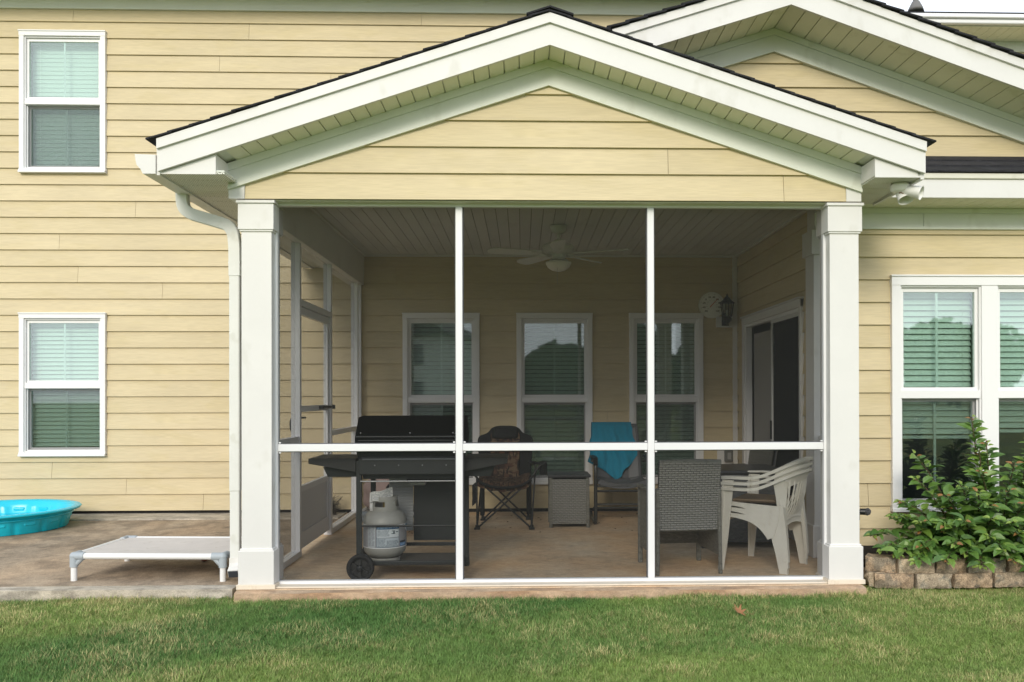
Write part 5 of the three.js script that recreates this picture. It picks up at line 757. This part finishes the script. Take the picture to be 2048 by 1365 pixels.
// ---------------------------------------------------------------- planting, lawn and what stands behind the camera
const blockTone = tex(256, 256, (u, v) => { const a = fbm(u, v, 8, 8, 401, 4), b = vn(u, v, 90, 90, 407), m = sst(0.52, 0.72, fbm(u, v, 5, 5, 411, 4)), t = 0.72 + 0.34 * (a - 0.5) + 0.28 * (b - 0.5); return [t * lerp(1, 0.76, m), t * lerp(0.95, 0.76, m), t * lerp(0.89, 0.74, m)]; }, true);
const blockMats = [[0.90, 0.80, 0.65], [0.86, 0.70, 0.53], [0.86, 0.79, 0.66], [0.95, 0.79, 0.61]].map(c => mat(lin(...c), { map: rep(blockTone, 0.33, 0.33), bumpMap: rep(blockTone, 0.2, 0.2), bumpScale: 0.006, roughness: 0.95 }));
{
  const wall = thing('planter_wall', 'low curved garden edging of two courses of rough concrete blocks under the shrub', 'garden edging', [0, 0, 0]);
  const shapes = [1, 2, 3].map(s => { const g = new THREE.BoxGeometry(1, 0.1, 0.15, 9, 4, 4), p = g.attributes.position, r = rngOf(s * 13), ph = r() * 9; for (let i = 0; i < p.count; i++) { const x = p.getX(i), y = p.getY(i), z = p.getZ(i), e = Math.abs(x) > 0.49 || Math.abs(y) > 0.049 ? 1 : 0; if (z > 0.07) p.setZ(i, z + 0.010 * Math.sin(x * 9 + ph) * Math.cos(y * 50 + ph) + 0.006 * Math.sin(x * 31 + y * 90 + ph) - 0.014 * e); p.setY(i, p.getY(i) + 0.0025 * Math.sin(x * 17 + ph)); if (z > 0.07 && Math.abs(x) > 0.49) p.setX(i, p.getX(i) * 0.985); } g.computeVertexNormals(); return g; });
  const blocks = [[2.30, -0.145, 2.355, -0.38, -0.02, 0], [2.335, -0.10, 2.60, -0.055, -0.02, 0], [2.615, -0.055, 2.87, -0.06, -0.02, 0], [2.885, -0.06, 3.165, -0.075, -0.02, 0], [3.175, -0.075, 3.45, -0.09, -0.02, 0], [3.46, -0.09, 3.74, -0.10, -0.02, 0], [3.75, -0.1, 4.03, -0.11, -0.02, 0], [2.305, -0.20, 2.485, -0.095, 0.08, 1], [2.50, -0.085, 2.76, -0.075, 0.08, 0], [2.765, -0.075, 2.985, -0.08, 0.08, 0], [2.99, -0.08, 3.27, -0.09, 0.08, 0], [3.28, -0.09, 3.56, -0.1, 0.08, 0], [3.57, -0.1, 3.85, -0.11, 0.08, 0]];
  blocks.forEach(([xa, za, xb, zb, y], k) => { const L = Math.hypot(xb - xa, zb - za) - 0.008, g = shapes[k % 3].clone(); g.scale(L, 1, 1); g.translate(0, 0, -0.075); const b = part('block', uvm(g, k * 0.37, k * 0.21), blockMats[k % 4], wall); b.position.set((xa + xb) / 2, y - 0.005, (za + zb) / 2); b.rotation.y = -Math.atan2(zb - za, xb - xa) + (k === 0 ? Math.PI : 0); });
}
{
  const o = thing('drain_pipe', 'short black standpipe with a crusted grey cap beside the right column', 'pipe', [2.372, 0.0, -0.50]);
  part('pipe', tube([[0, 0.03, 0], [0, 0.25, 0], [0.0, 0.36, 0], [0.012, 0.40, 0.005], [0.05, 0.405, 0.015]], 0.0135, 30, 10), blackMetal, o);
  part('collar', [bar(V(0, 0.34, 0), V(0, 0.385, 0), 0.021, 14), bar(V(0.02, 0.402, 0.008), V(0.06, 0.402, 0.02), 0.024, 14)], blackMetal, o);
  const g = new THREE.IcosahedronGeometry(0.026, 3), p = g.attributes.position; for (let i = 0; i < p.count; i++) { const k = 0.85 + 0.35 * hash2(Math.round(p.getX(i) * 900), Math.round(p.getY(i) * 900), Math.round(p.getZ(i) * 900)); p.setXYZ(i, p.getX(i) * k, p.getY(i) * k, p.getZ(i) * k); } g.computeVertexNormals(); part('crusted_cap', uvm(g).translate(0.066, 0.402, 0.022), mat(lin(0.22, 0.22, 0.21), { map: rep(granules, 0.05, 0.05), roughness: 1 }), o);
}
// one leaf: pointed oval folded along the midrib
function leafGeo(L, W, fold, droop) {
  const N = 5, pos = [], row = t => { const w = W * Math.pow(Math.sin(Math.PI * Math.pow(t, 0.8)), 0.85), y = -droop * t * t * L; return [[-w / 2, y + fold * w, t * L], [0, y, t * L], [w / 2, y + fold * w, t * L]]; };
  for (let i = 0; i < N; i++) { const a = row(i / N), b = row((i + 1) / N); for (const k of [0, 1]) pos.push(...a[k], ...b[k], ...b[k + 1], ...a[k], ...b[k + 1], ...a[k + 1]); }
  const g = new THREE.BufferGeometry(); g.setAttribute('position', new THREE.Float32BufferAttribute(pos, 3)); g.computeVertexNormals(); return uvm(g);
}
const leafTone = tex(64, 64, (u, v) => { const t = 0.86 + 0.28 * (fbm(u, v, 6, 6, 501, 3) - 0.5); return [t, t, t * 0.95]; }, true);
const leafMat = c => new THREE.MeshPhysicalMaterial({ color: lin(...c), map: rep(leafTone, 0.06, 0.06), roughness: 0.42, transmission: 0.25, thickness: 0, side: THREE.DoubleSide });
const leafMats = [[0.105, 0.235, 0.045], [0.16, 0.31, 0.058], [0.235, 0.40, 0.07], [0.33, 0.47, 0.09], [0.45, 0.22, 0.075]].map(leafMat);
{
  const r = rngOf(909), leaves = [], stems = [], tips = [
    [3.30, 3.235, 1.10, -0.50], [3.36, 3.30, 0.92, -0.42], [3.50, 3.64, 0.95, -0.42], [3.55, 3.72, 0.80, -0.30], [3.22, 2.76, 0.83, -0.42], [3.15, 2.74, 0.66, -0.36], [3.10, 2.60, 0.50, -0.32], [3.05, 2.50, 0.40, -0.24], [3.00, 2.37, 0.26, -0.26], [2.95, 2.40, 0.17, -0.16], [3.10, 2.62, 0.22, -0.02], [3.15, 2.80, 0.36, -0.06], [3.20, 2.90, 0.18, 0.06], [3.30, 3.05, 0.30, 0.08], [3.35, 3.20, 0.14, 0.12], [3.45, 3.38, 0.06, 0.10], [3.50, 3.50, 0.30, 0.10], [3.30, 3.02, 0.62, -0.25], [3.40, 3.18, 0.72, -0.28], [3.45, 3.42, 0.78, -0.26], [3.60, 3.80, 0.50, -0.1], [3.35, 3.14, 0.50, -0.08], [3.45, 3.36, 0.52, -0.02], [3.60, 3.62, 0.55, -0.05], [3.25, 2.88, 0.55, -0.22], [3.10, 2.86, 0.30, -0.16], [3.2, 3.0, 0.2, -0.02], [3.7, 3.75, 0.25, 0.05], [3.6, 3.9, 0.75, -0.3], [3.8, 4.0, 0.6, -0.2], [3.7, 3.9, 0.3, -0.02], [3.4, 3.28, 0.32, 0.04], [3.3, 3.1, 0.42, 0.02], [3.5, 3.56, 0.70, -0.18], [3.15, 2.95, 0.45, -0.30], [3.05, 2.70, 0.30, -0.22], [3.05, 2.45, 0.15, -0.05], [3.1, 2.55, 0.12, 0.03], [3.2, 2.75, 0.13, 0.07], [3.25, 2.98, 0.10, 0.10], [3.35, 3.12, 0.22, 0.12], [3.5, 3.30, 0.20, 0.14], [3.5, 3.45, 0.16, 0.16], [3.2, 2.92, 0.40, -0.02], [3.3, 3.22, 0.40, 0.06], [3.4, 3.46, 0.40, 0.08], [3.15, 2.66, 0.38, -0.12], [3.4, 3.30, 0.60, -0.12], [3.5, 3.48, 0.62, -0.08], [3.3, 3.10, 0.58, -0.16], [3.1, 2.60, 0.34, -0.30], [3.4, 3.55, 0.12, 0.17], [3.2, 2.83, 0.24, 0.02], [3.3, 3.24, 0.85, -0.4], [3.35, 3.2, 0.70, -0.38], [3.5, 3.6, 0.8, -0.36]];
  const o = thing('leafy_shrub', 'sprawling green shrub with reddish new shoots growing behind the garden edging', 'shrub', [3.3, 0.08, -0.5]);
  tips.forEach(([bx, tx, ty, tz], si) => {
    const a = V(bx, 0.08, -0.58 + r() * 0.12), b = V(tx, ty, tz), m = a.clone().lerp(b, 0.5).add(V(0, 0.10 + 0.12 * Math.abs(tx - bx), 0.03)), cv = new THREE.QuadraticBezierCurve3(a, m, b), L = cv.getLength(), n = Math.max(16, Math.round(L / 0.0155));
    const g = tube(cv.getPoints(8).map(p => p.sub(o.position)), 0.0045, 10, 5); stems.push(g);
    for (let k = 0; k < n; k++) {
      const t = clamp(0.14 + 0.86 * (k + r() * 0.5) / n), p = cv.getPoint(t), d = cv.getTangent(t), ang = (k * 2.4) + r() * 0.8, side = V(Math.cos(ang), 0.12 + 0.3 * r(), Math.sin(ang) * 0.8 + 0.25).normalize(), dir = side.addScaledVector(d, 0.55).add(V(0, -0.22, 0)).normalize();
      const q = new THREE.Quaternion().setFromRotationMatrix(new THREE.Matrix4().lookAt(V(), dir.clone().negate(), V((r() - 0.5) * 1.2, 1.3, 0.75 + (r() - 0.5) * 0.9).normalize()));
      const tip = t > 0.93, mi = tip && r() < (ty > 0.5 ? 0.5 : 0.12) ? 4 : tip ? 3 : r() < 0.36 ? 0 : r() < 0.58 ? 1 : r() < 0.8 ? 2 : 1;
      leaves.push({ p: p.clone().addScaledVector(dir, 0.012), q, s: (tip ? 0.5 : 0.55 + 0.8 * r()) * (0.85 + 0.3 * r()), m: mi, g: Math.floor(r() * 3), near: p.z });
    }
  });
  const geos = [leafGeo(0.088, 0.052, 0.25, 0.25), leafGeo(0.084, 0.046, 0.15, 0.45), leafGeo(0.080, 0.050, 0.35, 0.1)];
  part('stem', stems, mat(lin(0.10, 0.075, 0.04), { roughness: 0.9 }), o).userData.kind = 'stuff';
  leaves.sort((a, b) => b.near * 1 + b.s * 0.2 - a.near - a.s * 0.2);
  const rest = [[], [], [], [], []];
  leaves.forEach((l, k) => { if (k < 285 && l.p.x < 3.75) { const e = part('leaf', geos[l.g], leafMats[l.m], o); e.position.copy(l.p).sub(o.position); e.quaternion.copy(l.q); e.scale.setScalar(l.s); } else { const g = geos[l.g].clone(); g.applyMatrix4(new THREE.Matrix4().compose(l.p.clone().sub(o.position), l.q, V(l.s, l.s, l.s))); rest[l.m].push(g); } });
  rest.forEach((g, k) => { if (g.length) part('foliage', g, leafMats[k], o).userData.kind = 'stuff'; });
}
{ // dry clump against the wall outside the side screen
  const r = rngOf(71), o = thing('dry_plant_clump', 'low dark clump of dry twigs by the house wall outside the screen door', 'plant', [-2.20, PY + 0.012, -3.56]), tw = [], lf = [], lg = leafGeo(0.05, 0.018, 0.2, 0.3);
  for (let k = 0; k < 46; k++) { const a = r() * 6.283, e = V(Math.cos(a) * (0.06 + 0.16 * r()), 0.06 + 0.15 * r(), Math.sin(a) * 0.10), b = V((r() - 0.5) * 0.22, 0, (r() - 0.5) * 0.08); tw.push(tube([[b.x, 0, b.z], [lerp(b.x, e.x, 0.4), e.y * 0.65, lerp(b.z, e.z, 0.5)], [e.x, e.y, e.z]], 0.003, 6, 4)); for (let j = 0; j < 3; j++) lf.push(xf(lg, e.x * (0.5 + 0.5 * r()), e.y * (0.4 + 0.6 * r()), e.z, r() * 6.28, r() - 0.5, 0)); }
  part('twigs', tw, mat(lin(0.06, 0.045, 0.035), { roughness: 1 }), o).userData.kind = 'stuff'; part('dry_leaves', lf, mat(lin(0.13, 0.11, 0.09), { roughness: 1 }), o).userData.kind = 'stuff';
}
{ // fallen leaf on the lawn
  const o = thing('fallen_leaf', 'single curled brown leaf lying on the lawn', 'leaf', [1.215, GY + 0.045, 0.62], 0.6), s = new THREE.Shape(); [[0, -0.05], [0.012, -0.01], [0.05, 0.0], [0.02, 0.012], [0.045, 0.045], [0.008, 0.028], [0, 0.065], [-0.01, 0.026], [-0.04, 0.04], [-0.02, 0.01], [-0.045, -0.008], [-0.008, -0.012]].forEach(([x, y], i) => i ? s.lineTo(x, y) : s.moveTo(x, y));
  const g = new THREE.ExtrudeGeometry(s, { depth: 0.0012, bevelEnabled: false }), p = g.attributes.position; for (let i = 0; i < p.count; i++) p.setZ(i, p.getZ(i) + 7 * p.getX(i) ** 2 + 4 * p.getY(i) ** 2); g.rotateX(-Math.PI / 2 + 0.45); g.computeVertexNormals(); part('blade', uvm(g), mat(lin(0.30, 0.14, 0.06), { roughness: 0.8 }), o); part('stalk', tube([[0, 0.018, 0.045], [0.004, 0.008, 0.07], [0.012, 0.004, 0.09]], 0.0012, 8, 5), mat(lin(0.2, 0.1, 0.05)), o);
}
{ // bits of dry leaf swept to the back of the porch floor
  const r = rngOf(88), g = [], lg = leafGeo(0.03, 0.014, 0.3, 0.2); for (let k = 0; k < 70; k++) { const x = lerp(-1.6, 1.9, r()), z = lerp(-3.6, -2.2, Math.pow(r(), 0.6) < 0.5 ? r() * 0.3 : r()); g.push(xf(lg, x, FY + 0.006, z, r() * 6.28, (r() - 0.5) * 0.4, (r() - 0.5) * 0.5)); }
  const o = part('leaf_litter', g, mat(lin(0.09, 0.06, 0.04), { roughness: 1 }), scene); o.userData = { kind: 'stuff', label: 'dry leaf crumbs scattered at the back of the porch floor', category: 'litter' };
}
{ // lawn
  const r = rngOf(4242), blade = (a, h, w, bend, ox, oz) => { const c = Math.cos(a), s = Math.sin(a), P = (x, y, f) => [ox + c * f - s * x, y, oz + s * f + c * x], b0 = P(-w, 0, 0), b1 = P(w, 0, 0), m0 = P(-w * 0.8, h * 0.6, bend * 0.35), m1 = P(w * 0.8, h * 0.6, bend * 0.35), t = P(0, h, bend); return [...b0, ...b1, ...m1, ...b0, ...m1, ...m0, ...m0, ...m1, ...t]; };
  const pos = []; for (let k = 0; k < 9; k++) pos.push(...blade(r() * 6.283, 0.018 + r() * 0.024, 0.0009 + r() * 0.0007, 0.008 + r() * 0.022, (r() - 0.5) * 0.026, (r() - 0.5) * 0.026));
  const g = new THREE.BufferGeometry(); g.setAttribute('position', new THREE.Float32BufferAttribute(pos, 3)); g.computeVertexNormals();
  const spots = []; let guard = 0;
  while (spots.length < 110000 && guard++ < 400000) { const z = 2.15 - 2.25 * r(), x = lerp(-4.1, 4.1, r()); if (Math.abs(x) > 3.95 - 0.42 * z + 0.2) continue; if (z < 0.094 && x > -2.02 && x < 2.20) continue; if (x <= -2.12 && z < 0.012) continue; if (x >= 2.3 && z < -0.045) continue; spots.push([x, z]); }
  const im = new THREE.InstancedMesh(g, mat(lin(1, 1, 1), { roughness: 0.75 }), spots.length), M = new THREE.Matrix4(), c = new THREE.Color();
  spots.forEach(([x, z], i) => {
    const u = (x + 8) / 16, v = (z + 8) / 16, big = fbm(u, v, 11, 13, 601, 3), mid = fbm(u, v, 46, 60, 607, 3), fine = r(), dry = sst(0.56, 0.86, mid * 0.42 + fine * 0.56 + (x < -2.2 && z < 0.9 ? 0.06 : 0) + (x > 1.9 ? 0.05 : 0) + (z < 0.17 ? 0.10 : 0)), band = 1 - sst(0.25, 0.75, Math.abs((x + 1.2) * 0.52 - (0.55 - z) * 0.85) + Math.max(0, x - 0.2) * 0.4), darkGreen = clamp(sst(0.40, 0.60, big) * 0.6 + 1.0 * band * (0.6 + 0.8 * mid));  // blades go darker green in noise patches and along one diagonal band
    const G = [lerp(0.180, 0.078, darkGreen), lerp(0.272, 0.178, darkGreen), lerp(0.058, 0.036, darkGreen)], D = [0.60, 0.50, 0.24], k = 0.72 + 0.56 * r();
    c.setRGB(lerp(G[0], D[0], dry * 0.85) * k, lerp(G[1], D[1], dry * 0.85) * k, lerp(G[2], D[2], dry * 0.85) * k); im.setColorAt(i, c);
    const s = 0.72 + 0.45 * r() + 0.15 * darkGreen + 0.9 * Math.max(-0.2, mid - 0.5) + (z < 0.17 && x > -2.1 && x < 2.3 ? 0.5 * sst(0.5, 0.8, mid) * r() : 0); M.compose(V(x, GY - 0.002, z), new THREE.Quaternion().setFromEuler(new THREE.Euler((r() - 0.5) * 0.3, r() * 6.283, (r() - 0.5) * 0.3)), V(s, s * (0.8 + 0.4 * r()), s)); im.setMatrixAt(i, M);
  });
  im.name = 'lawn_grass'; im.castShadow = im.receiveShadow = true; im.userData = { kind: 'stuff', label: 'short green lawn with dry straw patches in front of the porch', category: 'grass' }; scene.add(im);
}
// trees and a neighbouring house across the lawn, mirrored in the window panes
function backTree(x, z, h, rad, seed, label) {
  const r = rngOf(seed), o = thing('garden_tree', label, 'tree', [x, GY, z], 0, 'trees across the lawn');
  part('trunk', [bar(V(0, 0, 0), V(0.1, h * 0.45, 0), 0.22, 9, 0.15), bar(V(0.1, h * 0.45, 0), V(0, h * 0.85, 0.1), 0.15, 8, 0.05), ...Array.from({ length: 6 }, (_, k) => bar(V(0.08, h * (0.35 + k * 0.07), 0), V(Math.cos(k * 2.2) * rad * 0.6, h * (0.5 + k * 0.07), Math.sin(k * 2.2) * rad * 0.6), 0.07, 6, 0.02))], mat(lin(0.09, 0.07, 0.05), { roughness: 1 }), o);
  const pos = []; for (let k = 0; k < 5200; k++) { const a = r() * 6.283, b = Math.acos(2 * r() - 1), q = rad * Math.pow(r(), 0.45) * (0.72 + 0.45 * vn(a / 6.283, b / 3.1416, 7, 4, seed)), p = V(Math.sin(b) * Math.cos(a) * q, h * 0.54 + Math.cos(b) * q * (h * 0.46 / rad), Math.sin(b) * Math.sin(a) * q), u = V(r() - 0.5, r() - 0.5, r() - 0.5).normalize().multiplyScalar(0.42), w = V(r() - 0.5, r() - 0.5, r() - 0.5).cross(u).normalize().multiplyScalar(0.34); const A = p.clone().sub(u), C = p.clone().add(u), D = p.clone().add(w), F = p.clone().sub(w); for (const e of [A, D, C, A, C, F]) pos.push(e.x, e.y, e.z); }
  const g = new THREE.BufferGeometry(); g.setAttribute('position', new THREE.Float32BufferAttribute(pos, 3)); g.computeVertexNormals(); part('crown', uvm(g), mat(lin(0.05, 0.10, 0.03), { roughness: 0.8 }), o);
}
[[-30, 70, 10, 5.5, 11, 'tall spreading tree far across the lawn, leftmost of the row'], [-20, 80, 8.5, 5, 14, 'round tree left of the pale neighbouring house'], [3.5, 78, 7, 4, 12, 'low green tree far across the lawn right of the pale house'], [11, 72, 8.5, 4.5, 13, 'green tree in the middle of the far row'], [20, 76, 7.5, 5, 15, 'broad low tree right of the middle of the far row'], [30, 70, 9.5, 5.5, 16, 'tall tree at the right of the far row'], [42, 74, 8.5, 6, 17, 'rightmost broad tree of the far row'], [-38, 86, 5, 5, 21, 'low bush at the left end of the far row'], [-14, 88, 4.5, 5, 22, 'low bush behind the pale neighbouring house'], [-1, 84, 4.6, 5, 23, 'low bush just right of the pale house'], [7, 86, 4.2, 4.6, 24, 'low bush between the two middle trees'], [15.5, 84, 4.8, 5, 25, 'low bush right of the middle tree'], [25, 85, 4.6, 5, 26, 'low bush before the tall right tree'], [36, 86, 5, 5.5, 27, 'low bush at the right end of the far row']].forEach(a => backTree(...a));
{
  const o = thing('neighbour_house', 'pale house with a grey gable roof across the lawn', 'house', [-10, GY, 52], 0.25), wm = mat(lin(0.6, 0.6, 0.57), { roughness: 0.8 });
  part('wall', [B(-6, 6, 0, 5.6, -4, 4)], wm, o); const s = new THREE.Shape(); s.moveTo(-6.5, 5.6); s.lineTo(6.5, 5.6); s.lineTo(0, 9); s.closePath(); const g = new THREE.ExtrudeGeometry(s, { depth: 9, bevelEnabled: false }); g.translate(0, 0, -4.5); part('roof', uvm(g), shingleMats[1], o);
  for (const [x, y] of [[-3.5, 1], [0, 1], [3.5, 1], [-3.5, 3.6], [3.5, 3.6]]) { part('window', B(x - 0.6, x + 0.6, y, y + 1.4, -4.06, -4.01), mat(lin(0.05, 0.06, 0.07), { roughness: 0.1 }), o); }
}
renderer.render(scene, camera);
